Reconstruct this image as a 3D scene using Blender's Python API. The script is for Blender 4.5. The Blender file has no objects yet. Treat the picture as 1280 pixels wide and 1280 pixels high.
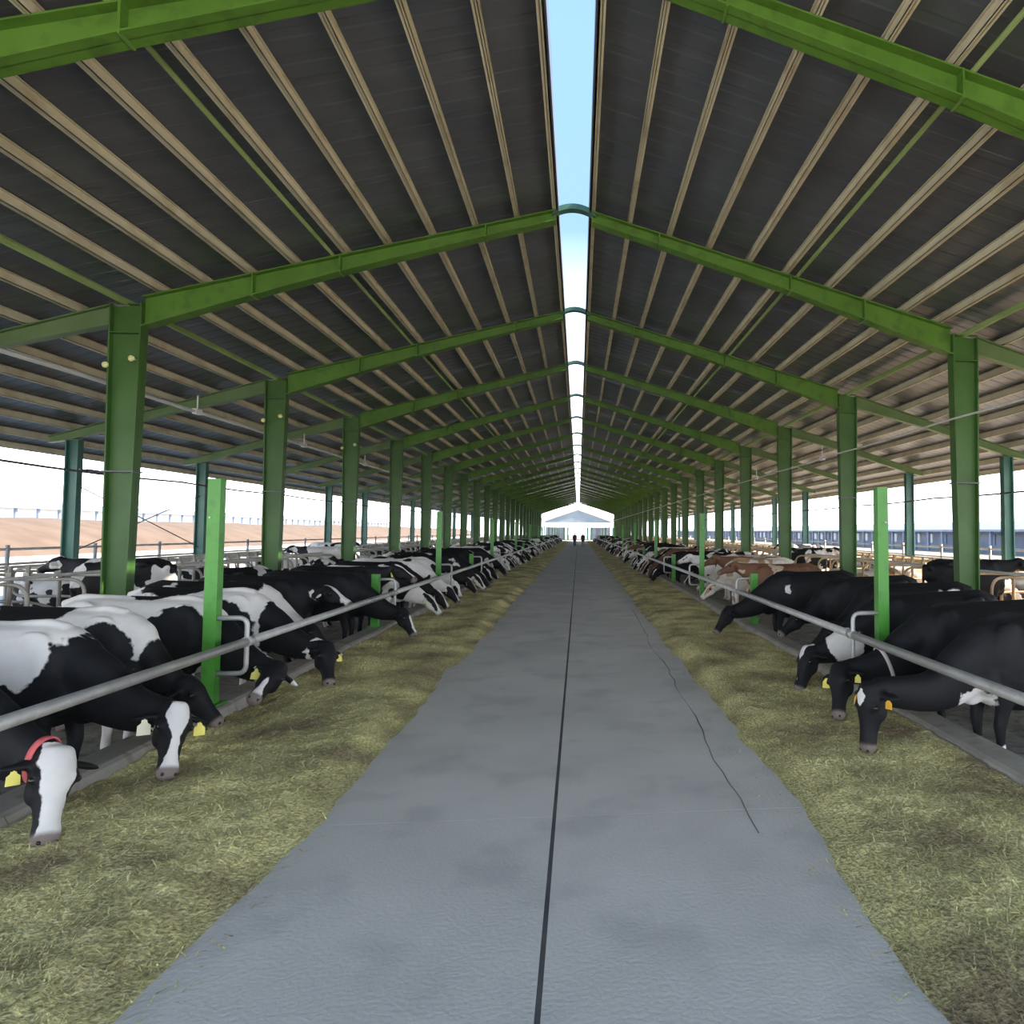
import bpy, bmesh, math, random
import numpy as np
from mathutils import Vector, Matrix, noise

scene = bpy.context.scene
col = scene.collection
R = math.radians
rnd = random.Random(7)

# ------------------------------------------------------------------ camera
F_PX, YAW, PITCH, ROLL = 871.75, 0.1087, 0.0481, 0.0054
PPX, PPY = 818.5, 622.7
CAM = Vector((0.146, 0.0, 1.985))
cam_data = bpy.data.cameras.new('camera')
cam = bpy.data.objects.new('camera', cam_data)
col.objects.link(cam)
right0 = Vector((math.cos(YAW), -math.sin(YAW), 0))
fwd0 = Vector((math.sin(YAW), math.cos(YAW), 0))
up0 = -fwd0 * math.sin(PITCH) + Vector((0, 0, 1)) * math.cos(PITCH)
fwd = fwd0 * math.cos(PITCH) + Vector((0, 0, 1)) * math.sin(PITCH)
rt = right0 * math.cos(ROLL) + up0 * math.sin(ROLL)
up = -right0 * math.sin(ROLL) + up0 * math.cos(ROLL)
m = Matrix((rt, up, -fwd)).transposed().to_4x4()
m.translation = CAM
cam.matrix_world = m
cam_data.sensor_width = 36.0
cam_data.lens = F_PX / 1280 * 36.0
cam_data.shift_x = (640 - PPX) / 1280
cam_data.shift_y = (PPY - 640) / 1280
cam_data.clip_end = 2000
scene.camera = cam

# ------------------------------------------------------------------ world, sun, exposure
world = bpy.data.worlds.new('sky')
scene.world = world
world.use_nodes = True
wn = world.node_tree
wn.nodes.clear()
w_out = wn.nodes.new('ShaderNodeOutputWorld')
w_bg = wn.nodes.new('ShaderNodeBackground')
w_tc = wn.nodes.new('ShaderNodeTexCoord')
w_sep = wn.nodes.new('ShaderNodeSeparateXYZ')
w_ramp = wn.nodes.new('ShaderNodeValToRGB')
wn.links.new(w_tc.outputs['Generated'], w_sep.inputs[0])
wn.links.new(w_sep.outputs['Z'], w_ramp.inputs['Fac'])
wn.links.new(w_ramp.outputs['Color'], w_bg.inputs['Color'])
wn.links.new(w_bg.outputs[0], w_out.inputs['Surface'])
els = w_ramp.color_ramp.elements
els[0].position = 0.0
els[0].color = (0.90, 0.94, 1.0, 1)
els[1].position = 1.0
els[1].color = (0.06, 0.11, 0.19, 1)
for pos, c in ((0.14, (0.80, 0.85, 0.92, 1)), (0.26, (0.30, 0.37, 0.45, 1)), (0.40, (0.078, 0.13, 0.188, 1)), (0.6, (0.075, 0.13, 0.21, 1))):
    e = els.new(pos)
    e.color = c
w_bg.inputs['Strength'].default_value = 4.4

sun_d = bpy.data.lights.new('sun', 'SUN')
sun = bpy.data.objects.new('sun', sun_d)
col.objects.link(sun)
sun_d.energy = 14.0
sun_d.angle = R(0.8)
sun_d.color = (1.0, 0.90, 0.76)
sun.rotation_euler = Vector((-0.735, 0.10, -0.67)).to_track_quat('-Z', 'Y').to_euler()
sun.location = (60, -10, 60)

scene.view_settings.view_transform = 'Standard'
scene.view_settings.look = 'None'
scene.view_settings.gamma = 1
scene.view_settings.use_curve_mapping = False
scene.view_settings.exposure = 0.52
scene.cycles.diffuse_bounces = 6
scene.cycles.max_bounces = 10

# ------------------------------------------------------------------ helpers
def tag(o, label=None, cat=None, group=None, kind=None):
    if label: o['label'] = label
    if cat: o['category'] = cat
    if group: o['group'] = group
    if kind: o['kind'] = kind
    return o

def empty(name, loc=(0, 0, 0), rz=0.0):
    o = bpy.data.objects.new(name, None)
    col.objects.link(o)
    o.location = loc
    o.rotation_euler = (0, 0, rz)
    o.empty_display_size = 0.2
    return o

def link_mesh(name, me, mat=None, parent=None, loc=None):
    o = bpy.data.objects.new(name, me)
    col.objects.link(o)
    if mat is not None:
        if len(me.materials) == 0:
            me.materials.append(mat)
        elif me.materials[0] is not mat:
            o.material_slots[0].link = 'OBJECT'
            o.material_slots[0].material = mat
    if parent is not None:
        o.parent = parent
    if loc is not None:
        o.location = loc
    return o

class MB:
    """collects simple solids; build() links them as one mesh object"""
    def __init__(self):
        self.v = []
        self.f = []
    def add(self, v, f):
        n = len(self.v)
        self.v += [tuple(p) for p in v]
        self.f += [tuple(i + n for i in q) for q in f]
        return self
    def box(self, x0, x1, y0, y1, z0, z1):
        v = [(x, y, z) for x in (x0, x1) for y in (y0, y1) for z in (z0, z1)]
        return self.add(v, [(0, 1, 3, 2), (4, 6, 7, 5), (0, 4, 5, 1), (2, 3, 7, 6), (0, 2, 6, 4), (1, 5, 7, 3)])
    def prism(self, poly, axis, a, b):
        """extrude a polygon: axis 'y' -> poly is (x, z)"""
        n = len(poly)
        if axis == 'y':
            v = [(p[0], a, p[1]) for p in poly] + [(p[0], b, p[1]) for p in poly]
        elif axis == 'x':
            v = [(a, p[0], p[1]) for p in poly] + [(b, p[0], p[1]) for p in poly]
        else:
            v = [(p[0], p[1], a) for p in poly] + [(p[0], p[1], b) for p in poly]
        f = [tuple(range(n)), tuple(range(2 * n - 1, n - 1, -1))]
        f += [(i, i + n, (i + 1) % n + n, (i + 1) % n) for i in range(n)]
        return self.add(v, f)
    def tube(self, pts, r, sides=8, closed=False):
        pts = [Vector(p) for p in pts]
        n = len(pts)
        rr = r if isinstance(r, (list, tuple)) else [r] * n
        v, f = [], []
        prev = None
        for i, p in enumerate(pts):
            if closed:
                t = pts[(i + 1) % n] - pts[i - 1]
            else:
                t = pts[min(i + 1, n - 1)] - pts[max(i - 1, 0)]
            t.normalize()
            if prev is None:
                a = Vector((0, 0, 1)) if abs(t.z) < 0.9 else Vector((0, 1, 0))
                s = t.cross(a).normalized()
            else:
                s = (prev - t * prev.dot(t)).normalized()
            prev = s
            u = s.cross(t)
            for k in range(sides):
                an = 2 * math.pi * k / sides
                v.append(p + (s * math.cos(an) + u * math.sin(an)) * rr[i])
        m_ = n if closed else n - 1
        for i in range(m_):
            for k in range(sides):
                a, b = i * sides + k, i * sides + (k + 1) % sides
                c, d = ((i + 1) % n) * sides + (k + 1) % sides, ((i + 1) % n) * sides + k
                f.append((a, b, c, d))
        if not closed:
            f.append(tuple(range(sides - 1, -1, -1)))
            f.append(tuple(range((n - 1) * sides, n * sides)))
        return self.add(v, f)
    def ball(self, c, r, seg=12, rings=8, rot=None):
        r = (r, r, r) if not isinstance(r, (tuple, list)) else r
        v = [Vector((0, 0, r[2]))]
        for i in range(1, rings):
            th = math.pi * i / rings
            for k in range(seg):
                ph = 2 * math.pi * k / seg
                v.append(Vector((r[0] * math.sin(th) * math.cos(ph), r[1] * math.sin(th) * math.sin(ph), r[2] * math.cos(th))))
        v.append(Vector((0, 0, -r[2])))
        if rot is not None:
            v = [rot @ p for p in v]
        v = [p + Vector(c) for p in v]
        f = [(0, 1 + k, 1 + (k + 1) % seg) for k in range(seg)]
        for i in range(rings - 2):
            for k in range(seg):
                a = 1 + i * seg + k
                b = 1 + i * seg + (k + 1) % seg
                f.append((a, a + seg, b + seg, b))
        l = len(v) - 1
        o = 1 + (rings - 2) * seg
        f += [(l, o + (k + 1) % seg, o + k) for k in range(seg)]
        return self.add(v, f)
    def loft(self, stations, seg=18, frame_up=(0, 0, 1)):
        """stations: (center, half_width, half_height[, up_bias]) along a path; closed ends"""
        P = [Vector(s[0]) for s in stations]
        n = len(P)
        v, f = [], []
        for i, s in enumerate(stations):
            t = (P[min(i + 1, n - 1)] - P[max(i - 1, 0)]).normalized()
            u = Vector(s[3]) if len(s) > 3 else Vector(frame_up)
            u = (u - t * u.dot(t)).normalized()
            w = t.cross(u)
            for k in range(seg):
                an = 2 * math.pi * k / seg
                ca, sa = math.cos(an), math.sin(an)
                ca = math.copysign(abs(ca) ** 0.88, ca)
                sa = math.copysign(abs(sa) ** 0.88, sa)
                v.append(P[i] + w * ca * s[1] + u * sa * s[2])
        for i in range(n - 1):
            for k in range(seg):
                a, b = i * seg + k, i * seg + (k + 1) % seg
                f.append((a, a + seg, b + seg, b))
        f.append(tuple(range(seg)))
        f.append(tuple(range(n * seg - 1, (n - 1) * seg - 1, -1)))
        return self.add(v, f)
    def mesh(self, name, smooth=False):
        me = bpy.data.meshes.new(name)
        me.from_pydata(self.v, [], self.f)
        bm = bmesh.new()
        bm.from_mesh(me)
        bmesh.ops.recalc_face_normals(bm, faces=bm.faces)
        bm.to_mesh(me)
        bm.free()
        if smooth:
            for p in me.polygons:
                p.use_smooth = len(p.vertices) <= 4
        return me
    def build(self, name, mat, parent=None, smooth=False, loc=None):
        return link_mesh(name, self.mesh(name, smooth), mat, parent, loc)

def copy_tree(o, parent=None):
    c = o.copy()
    col.objects.link(c)
    c.parent = parent
    for ch in list(o.children):
        copy_tree(ch, c)
    return c

# ------------------------------------------------------------------ materials
def nodes_of(name):
    mt = bpy.data.materials.new(name)
    mt.use_nodes = True
    return mt, mt.node_tree, mt.node_tree.nodes['Principled BSDF']

def mat(name, c1, c2=None, scale=4.0, rough=0.6, metal=0.0, bump=0.0, detail=5.0, lo=0.35, hi=0.65, spec=0.5,
        stretch=None, c3=None, scale3=20.0, amt3=0.5, bscale=None):
    mt, nt, b = nodes_of(name)
    N, L = nt.nodes, nt.links
    b.inputs['Roughness'].default_value = rough
    b.inputs['Metallic'].default_value = metal
    b.inputs['Specular IOR Level'].default_value = spec
    tc = N.new('ShaderNodeTexCoord')
    src = tc.outputs['Object']
    geo = N.new('ShaderNodeNewGeometry')
    src = geo.outputs['Position']
    if stretch:
        mp = N.new('ShaderNodeMapping')
        mp.inputs['Scale'].default_value = stretch
        L.new(src, mp.inputs['Vector'])
        src = mp.outputs[0]
    nz = N.new('ShaderNodeTexNoise')
    nz.inputs['Scale'].default_value = scale
    nz.inputs['Detail'].default_value = detail
    L.new(src, nz.inputs['Vector'])
    rp = N.new('ShaderNodeValToRGB')
    rp.color_ramp.elements[0].position = lo
    rp.color_ramp.elements[1].position = hi
    rp.color_ramp.elements[0].color = (*c1, 1)
    rp.color_ramp.elements[1].color = (*(c2 or c1), 1)
    L.new(nz.outputs['Fac'], rp.inputs['Fac'])
    colr = rp.outputs['Color']
    if c3 is not None:
        n3 = N.new('ShaderNodeTexNoise')
        n3.inputs['Scale'].default_value = scale3
        n3.inputs['Detail'].default_value = 4
        L.new(src, n3.inputs['Vector'])
        r3 = N.new('ShaderNodeMapRange')
        r3.inputs['From Min'].default_value = 0.52
        r3.inputs['From Max'].default_value = 0.66
        r3.inputs['To Max'].default_value = amt3
        L.new(n3.outputs['Fac'], r3.inputs['Value'])
        mx = N.new('ShaderNodeMixRGB')
        L.new(r3.outputs[0], mx.inputs['Fac'])
        L.new(colr, mx.inputs['Color1'])
        mx.inputs['Color2'].default_value = (*c3, 1)
        colr = mx.outputs[0]
    L.new(colr, b.inputs['Base Color'])
    if bump > 0:
        nb = N.new('ShaderNodeTexNoise')
        nb.inputs['Scale'].default_value = bscale or scale * 6
        nb.inputs['Detail'].default_value = 4
        L.new(src, nb.inputs['Vector'])
        bp = N.new('ShaderNodeBump')
        bp.inputs['Strength'].default_value = bump
        bp.inputs['Distance'].default_value = 0.02
        L.new(nb.outputs['Fac'], bp.inputs['Height'])
        L.new(bp.outputs[0], b.inputs['Normal'])
    return mt

M = {}
M['green'] = mat('green_frame_paint', (0.08, 0.19, 0.022), (0.105, 0.235, 0.032), 1.5, 0.45, c3=(0.05, 0.11, 0.02), scale3=5, amt3=0.5)
M['green_col'] = mat('green_column_paint', (0.042, 0.115, 0.020), (0.06, 0.15, 0.030), 1.5, 0.45, c3=(0.05, 0.10, 0.03), scale3=3, amt3=0.5)
M['green_pale'] = mat('pale_green_beam_paint', (0.10, 0.17, 0.065), (0.13, 0.21, 0.085), 2.0, 0.5)
M['green_post'] = mat('bright_green_post_paint', (0.068, 0.27, 0.034), (0.085, 0.32, 0.045), 2.0, 0.4, c3=(0.05, 0.18, 0.03), scale3=6, amt3=0.5)
M['teal'] = mat('teal_outer_column_paint', (0.035, 0.12, 0.10), (0.06, 0.17, 0.13), 2.0, 0.45)
M['purlin'] = mat('primer_beige_purlin', (0.56, 0.53, 0.40), (0.66, 0.62, 0.48), 1.2, 0.6, c3=(0.45, 0.37, 0.25), scale3=2, amt3=0.6)
M['strut'] = mat('green_strut_paint', (0.14, 0.21, 0.06), (0.20, 0.28, 0.10), 1.5, 0.5)
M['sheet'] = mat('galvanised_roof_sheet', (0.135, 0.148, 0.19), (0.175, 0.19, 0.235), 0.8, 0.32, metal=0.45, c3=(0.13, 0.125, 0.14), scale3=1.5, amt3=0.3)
M['galv'] = mat('galvanised_pipe', (0.42, 0.41, 0.40), (0.52, 0.51, 0.50), 6.0, 0.45, metal=0.3, c3=(0.30, 0.27, 0.23), scale3=12, amt3=0.4)
M['galv_old'] = mat('weathered_stall_pipe', (0.34, 0.31, 0.27), (0.47, 0.43, 0.37), 3.0, 0.5, metal=0.2)
M['tan_pipe'] = mat('tan_stall_pipe', (0.40, 0.28, 0.15), (0.55, 0.42, 0.27), 3.0, 0.6)  # browner pipe tone used for the right stall rows
M['concrete'] = mat('road_concrete', (0.62, 0.58, 0.535), (0.73, 0.68, 0.625), 0.7, 0.7, bump=0.25, c3=(0.46, 0.44, 0.42), scale3=1.6, amt3=0.45, bscale=40)
M['joint'] = mat('dark_joint_filler', (0.13, 0.125, 0.12), (0.18, 0.17, 0.16), 3, 0.9)
M['kerb'] = mat('kerb_concrete', (0.26, 0.235, 0.20), (0.36, 0.33, 0.29), 2.5, 0.8, bump=0.3, c3=(0.16, 0.13, 0.10), scale3=5, amt3=0.6)
M['alley'] = mat('mucky_alley_concrete', (0.15, 0.135, 0.11), (0.26, 0.24, 0.20), 3.5, 0.75, bump=0.6, c3=(0.09, 0.08, 0.06), scale3=9, amt3=0.8, bscale=18)
M['bedding'] = mat('straw_bedding', (0.24, 0.17, 0.09), (0.38, 0.29, 0.17), 6.0, 0.9, bump=0.8)
M['ground'] = mat('bare_earth_ground', (0.34, 0.28, 0.21), (0.44, 0.37, 0.29), 0.15, 0.95)
M['berm'] = mat('brown_earth_bank', (0.10, 0.068, 0.05), (0.13, 0.092, 0.072), 0.4, 0.95)
M['sand'] = mat('pale_sand_yard', (0.60, 0.57, 0.50), (0.72, 0.70, 0.64), 0.3, 0.95)
M['white_sheet'] = mat('white_cladding', (0.75, 0.80, 0.86), (0.82, 0.86, 0.90), 0.5, 0.6)
M['blue_roof'] = mat('blue_grey_roof_cladding', (0.16, 0.22, 0.34), (0.20, 0.27, 0.40), 0.5, 0.5)
M['blue_wall'] = mat('blue_grey_barn_wall', (0.17, 0.22, 0.33), (0.24, 0.30, 0.42), 0.4, 0.7)
M['grey_gable'] = mat('grey_gable_cladding', (0.20, 0.25, 0.30), (0.25, 0.30, 0.36), 0.5, 0.7)
M['dark'] = mat('dark_void_cladding', (0.03, 0.035, 0.04), (0.05, 0.055, 0.06), 1, 0.8)
M['wire'] = mat('dark_steel_wire', (0.10, 0.11, 0.13), (0.15, 0.16, 0.18), 4, 0.5, metal=0.4)
M['conduit'] = mat('white_plastic_pipe', (0.62, 0.62, 0.62), (0.70, 0.70, 0.70), 2, 0.45)
M['knob'] = mat('pale_yellow_insulator', (0.75, 0.78, 0.35), (0.80, 0.82, 0.42), 8, 0.4)
M['tag'] = mat('yellow_plastic_ear_tag', (0.78, 0.66, 0.10), (0.85, 0.74, 0.16), 8, 0.45)
M['tag_orange'] = mat('orange_plastic_ear_tag', (0.80, 0.42, 0.04), (0.86, 0.50, 0.06), 8, 0.45)
M['tag_white'] = mat('cream_plastic_ear_tag', (0.80, 0.74, 0.50), (0.85, 0.80, 0.58), 8, 0.45)
M['collar_red'] = mat('red_woven_collar', (0.55, 0.09, 0.10), (0.66, 0.14, 0.14), 20, 0.8)
M['collar_white'] = mat('dirty_white_collar', (0.50, 0.45, 0.42), (0.60, 0.55, 0.50), 20, 0.8)
M['eye'] = mat('cow_eye', (0.01, 0.008, 0.006), (0.015, 0.01, 0.008), 20, 0.12)
M['orange_float'] = mat('orange_plastic', (0.60, 0.26, 0.08), (0.66, 0.32, 0.10), 8, 0.5)

def feed_mat():
    mt, nt, b = nodes_of('chopped_green_feed')
    N, L = nt.nodes, nt.links
    geo = N.new('ShaderNodeNewGeometry')
    n1 = N.new('ShaderNodeTexNoise'); n1.inputs['Scale'].default_value = 1.3; n1.inputs['Detail'].default_value = 3
    n2 = N.new('ShaderNodeTexNoise'); n2.inputs['Scale'].default_value = 45; n2.inputs['Detail'].default_value = 3
    L.new(geo.outputs['Position'], n1.inputs['Vector']); L.new(geo.outputs['Position'], n2.inputs['Vector'])
    r1 = N.new('ShaderNodeValToRGB')
    r1.color_ramp.elements[0].position = 0.32; r1.color_ramp.elements[0].color = (0.26, 0.20, 0.11, 1)
    r1.color_ramp.elements[1].position = 0.68; r1.color_ramp.elements[1].color = (0.70, 0.62, 0.30, 1)
    e = r1.color_ramp.elements.new(0.5); e.color = (0.48, 0.42, 0.19, 1)
    L.new(n1.outputs['Fac'], r1.inputs['Fac'])
    r2 = N.new('ShaderNodeMapRange')
    r2.inputs['From Min'].default_value = 0.3; r2.inputs['From Max'].default_value = 0.7
    r2.inputs['To Min'].default_value = 0.45; r2.inputs['To Max'].default_value = 1.45
    L.new(n2.outputs['Fac'], r2.inputs['Value'])
    add = N.new('ShaderNodeMath'); add.operation = 'MULTIPLY_ADD'
    L.new(geo.outputs['Random Per Island'], add.inputs[0]); add.inputs[1].default_value = 0.5
    L.new(r2.outputs[0], add.inputs[2])
    mul = N.new('ShaderNodeMixRGB'); mul.blend_type = 'MULTIPLY'; mul.inputs['Fac'].default_value = 1
    L.new(r1.outputs['Color'], mul.inputs['Color1']); L.new(add.outputs[0], mul.inputs['Color2'])
    L.new(mul.outputs[0], b.inputs['Base Color'])
    b.inputs['Roughness'].default_value = 0.9
    bp = N.new('ShaderNodeBump'); bp.inputs['Strength'].default_value = 0.8; bp.inputs['Distance'].default_value = 0.03
    L.new(n2.outputs['Fac'], bp.inputs['Height']); L.new(bp.outputs[0], b.inputs['Normal'])
    return mt
M['feed'] = feed_mat()

def coat_mat(name, dark, light, thr=None):
    """hide: dark/light patches. thr None -> patches follow the stored coat map of that animal"""
    mt, nt, b = nodes_of(name)
    N, L = nt.nodes, nt.links
    tc = N.new('ShaderNodeTexCoord')
    oi = N.new('ShaderNodeObjectInfo')
    nz = N.new('ShaderNodeTexNoise')
    fine = N.new('ShaderNodeTexNoise'); fine.inputs['Scale'].default_value = 30
    L.new(tc.outputs['Object'], fine.inputs['Vector'])
    st = N.new('ShaderNodeMapRange')
    if thr is None:
        at = N.new('ShaderNodeAttribute'); at.attribute_name = 'patch'
        nz.inputs['Scale'].default_value = 9; nz.inputs['Detail'].default_value = 3
        L.new(tc.outputs['Object'], nz.inputs['Vector'])
        ma = N.new('ShaderNodeMath'); ma.operation = 'MULTIPLY_ADD'
        L.new(nz.outputs['Fac'], ma.inputs[0]); ma.inputs[1].default_value = 0.35
        L.new(at.outputs['Fac'], ma.inputs[2])
        L.new(ma.outputs[0], st.inputs['Value'])
        st.inputs['From Min'].default_value = 0.155; st.inputs['From Max'].default_value = 0.195
    else:
        cm = N.new('ShaderNodeMath'); cm.operation = 'MULTIPLY'; cm.inputs[1].default_value = 57.0
        L.new(oi.outputs['Random'], cm.inputs[0])
        va = N.new('ShaderNodeVectorMath'); va.operation = 'ADD'
        L.new(tc.outputs['Object'], va.inputs[0]); L.new(cm.outputs[0], va.inputs[1])
        nz.inputs['Scale'].default_value = 1.7; nz.inputs['Detail'].default_value = 2.5
        L.new(va.outputs[0], nz.inputs['Vector'])
        bl = N.new('ShaderNodeAttribute'); bl.attribute_name = 'blaze'
        ma = N.new('ShaderNodeMath'); ma.operation = 'MULTIPLY_ADD'
        L.new(bl.outputs['Fac'], ma.inputs[0]); ma.inputs[1].default_value = 0.16
        L.new(nz.outputs['Fac'], ma.inputs[2])
        L.new(ma.outputs[0], st.inputs['Value'])
        st.inputs['From Min'].default_value = thr; st.inputs['From Max'].default_value = thr + 0.012
    mx = N.new('ShaderNodeMixRGB')
    mx.inputs['Color1'].default_value = (*dark, 1); mx.inputs['Color2'].default_value = (*light, 1)
    L.new(st.outputs[0], mx.inputs['Fac'])
    # stained, uneven hair
    n3 = N.new('ShaderNodeTexNoise'); n3.inputs['Scale'].default_value = 3.2; n3.inputs['Detail'].default_value = 4
    L.new(tc.outputs['Object'], n3.inputs['Vector'])
    r3 = N.new('ShaderNodeMapRange'); r3.inputs['From Min'].default_value = 0.35; r3.inputs['From Max'].default_value = 0.75
    r3.inputs['To Min'].default_value = 1.0; r3.inputs['To Max'].default_value = 0.78
    L.new(n3.outputs['Fac'], r3.inputs['Value'])
    m2 = N.new('ShaderNodeMixRGB'); m2.blend_type = 'MULTIPLY'; m2.inputs['Fac'].default_value = 1
    L.new(mx.outputs[0], m2.inputs['Color1']); L.new(r3.outputs[0], m2.inputs['Color2'])
    # muzzle and hooves
    mz = N.new('ShaderNodeAttribute'); mz.attribute_name = 'horn'
    m3 = N.new('ShaderNodeMixRGB'); m3.inputs['Color2'].default_value = (0.20, 0.155, 0.14, 1)
    L.new(mz.outputs['Fac'], m3.inputs['Fac']); L.new(m2.outputs[0], m3.inputs['Color1'])
    L.new(m3.outputs[0], b.inputs['Base Color'])
    b.inputs['Roughness'].default_value = 0.62
    b.inputs['Specular IOR Level'].default_value = 0.22
    b.inputs['Sheen Weight'].default_value = 0.0
    bp = N.new('ShaderNodeBump'); bp.inputs['Strength'].default_value = 0.12; bp.inputs['Distance'].default_value = 0.02
    L.new(fine.outputs['Fac'], bp.inputs['Height']); L.new(bp.outputs[0], b.inputs['Normal'])
    return mt
BLK, WHT = (0.011, 0.011, 0.013), (0.78, 0.74, 0.71)
M['coat_own'] = coat_mat('holstein_coat', BLK, WHT)
M['coat_black'] = coat_mat('mostly_black_coat', BLK, WHT, 0.64)
M['coat_pied'] = coat_mat('black_and_white_coat', BLK, WHT, 0.505)
M['coat_white'] = coat_mat('mostly_white_coat', BLK, WHT, 0.40)
M['coat_brown'] = coat_mat('brown_coat', (0.17, 0.085, 0.05), (0.60, 0.46, 0.34), 0.60)
M['coat_cream'] = coat_mat('cream_coat', (0.40, 0.27, 0.16), (0.72, 0.66, 0.58), 0.42)

# ------------------------------------------------------------------ layout constants
Y0, BAY = 12.87, 6.0
YS, YE = -1.0, 145.0  # unseen open end added close behind the camera to let daylight in
XC, XO, XE = 7.66, 12.43, 14.1
SLIT = 0.29
def zroof(x):
    x = abs(x)
    return 8.2 - 0.274 * x if x <= XC else 8.2 - 0.274 * XC - 0.31 * (x - XC)
XP, YP = 3.69, 7.89           # feed posts
ALLEY = -0.2

# ------------------------------------------------------------------ ground and floors
g = MB().box(-260, 260, -60, 420, -0.6, -0.26).build('ground', M['ground'])
tag(g, kind='structure')

floor = MB().box(-3.3, 3.3, YS, YE + 9, -0.25, -0.012).build('floor', M['joint'])
tag(floor, kind='structure')
slab_me = {}
for s in (-1, 1):
    mb = MB()
    x0, x1 = (-3.3, -0.013) if s < 0 else (0.013, 3.3)
    mb.box(x0, x1, 0.002, 5.998, -0.011, 0.0)
    slab_me[s] = mb.mesh('road_slab')
y = YS
k = 0
while y < YE + 8:
    for s in (-1, 1):
        link_mesh('road_slab', slab_me[s], M['concrete'], floor, (0, y, 0))
    y += 6.0
    k += 1

# a long wandering crack in the right half of the road
v, f = [], []
for i in range(90):
    yy = 4.6 + i * 0.15
    xx = 1.35 + 0.002 * i + 0.10 * noise.noise(Vector((yy * 0.45, 3.1, 0))) + 0.03 * noise.noise(Vector((yy * 2.2, 0, 1)))
    w = 0.002 + 0.010 * max(0, noise.noise(Vector((yy * 0.9, 7, 2))) + 0.25)
    v += [(xx - w, yy, 0.0015), (xx + w, yy, 0.0015), (xx, yy, -0.006)]
    if i:
        b = (i - 1) * 3
        f += [(b, b + 1, b + 4, b + 3), (b, b + 3, b + 5, b + 2), (b + 1, b + 2, b + 5, b + 4)]
MB().add(v, f).build('crack', M['joint'], floor)

for s, nm in ((-1, 'left'), (1, 'right')):
    a = MB().box(*(sorted((s * 3.6, s * 7.9))), YS, YE, -0.26, ALLEY).build('floor_alley_' + nm, M['alley'])
    tag(a, kind='structure')
    bmx = MB().box(*(sorted((s * 7.9, s * 12.7))), YS, YE, -0.26, 0.0).build('floor_stalls_' + nm, M['bedding'])
    tag(bmx, kind='structure')
    kb = empty('trim_1' if s < 0 else 'trim_2')
    tag(kb, kind='structure')
    poly = [(s * 3.42, -0.02), (s * 3.50, 0.13), (s * 3.54, 0.15), (s * 3.80, 0.15), (s * 3.82, 0.13), (s * 3.84, ALLEY - 0.02)]
    mk = MB().prism(poly, 'y', 0.006, 2.994).mesh('kerb_block')
    y = YS
    while y < YE - 1:
        link_mesh('kerb_block', mk, M['kerb'], kb, (0, y, 0.006 * math.sin(y * 3.3)))
        y += 3.0

# ------------------------------------------------------------------ roof
roof = empty('ceiling')
tag(roof, kind='structure')
for s in (-1, 1):
    W = 2.0
    prof = []
    yy = 0.0
    while yy < W - 1e-6:
        prof += [(yy, 0.0), (yy + 0.22, 0.0), (yy + 0.25, 0.007), (yy + 0.36, 0.007), (yy + 0.39, 0.0)]
        yy += 0.4
    prof.append((W + 0.03, 0.0))
    v, f = [], []
    xs = (SLIT, XC, XE)
    for x in xs:
        for p in prof:
            v.append((s * x, p[0], zroof(x) + p[1]))
    n = len(prof)
    for i in range(2):
        for j in range(n - 1):
            f.append((i * n + j, i * n + j + 1, (i + 1) * n + j + 1, (i + 1) * n + j))
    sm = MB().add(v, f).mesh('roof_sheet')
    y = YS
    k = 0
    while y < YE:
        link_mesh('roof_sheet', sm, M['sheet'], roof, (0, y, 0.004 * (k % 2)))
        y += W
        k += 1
    # purlins: lipped channels seen from below
    for x in (0.36, 1.05, 1.80, 2.56, 3.34, 4.06, 4.92, 5.68, 6.42, 7.12, 8.45, 9.25, 10.05, 10.85, 11.65, 12.45, 13.25, 13.98):
        z1 = zroof(x) - 0.004
        h = 0.16
        mb = MB()
        a, b2 = s * x - 0.036, s * x + 0.036
        mb.box(a, b2, YS, YE, z1 - h, z1 - h + 0.012)
        mb.box(s * x - 0.006, s * x + 0.006, YS, YE, z1 - h, z1)
        mb.box(a, b2, YS, YE, z1 - 0.012, z1)
        mb.box(b2 - 0.008 if s < 0 else a, b2 if s < 0 else a + 0.008, YS, YE, z1 - h, z1 - h + 0.05)
        mb.build('purlin', M['purlin'], roof)
    # paired green struts half way up the slope, single strut over the columns
    for x in (4.27,):
        z = zroof(x) - 0.13
        MB().tube([(s * x, YS, z), (s * x, YE, z)], 0.032, 8).build('strut', M['strut'], roof, True)
    z = zroof(XC) - 0.2
    MB().tube([(s * XC, YS, z), (s * XC, YE, z)], 0.06, 8).build('eave_strut', M['strut'], roof, True)
    # upstand along the open ridge
    zr = zroof(SLIT)
    MB().box(*(sorted((s * (SLIT - 0.012), s * (SLIT + 0.012)))), YS, YE, zr - 0.2, zr + 0.22).build('ridge_upstand', M['sheet'], roof)

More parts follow.
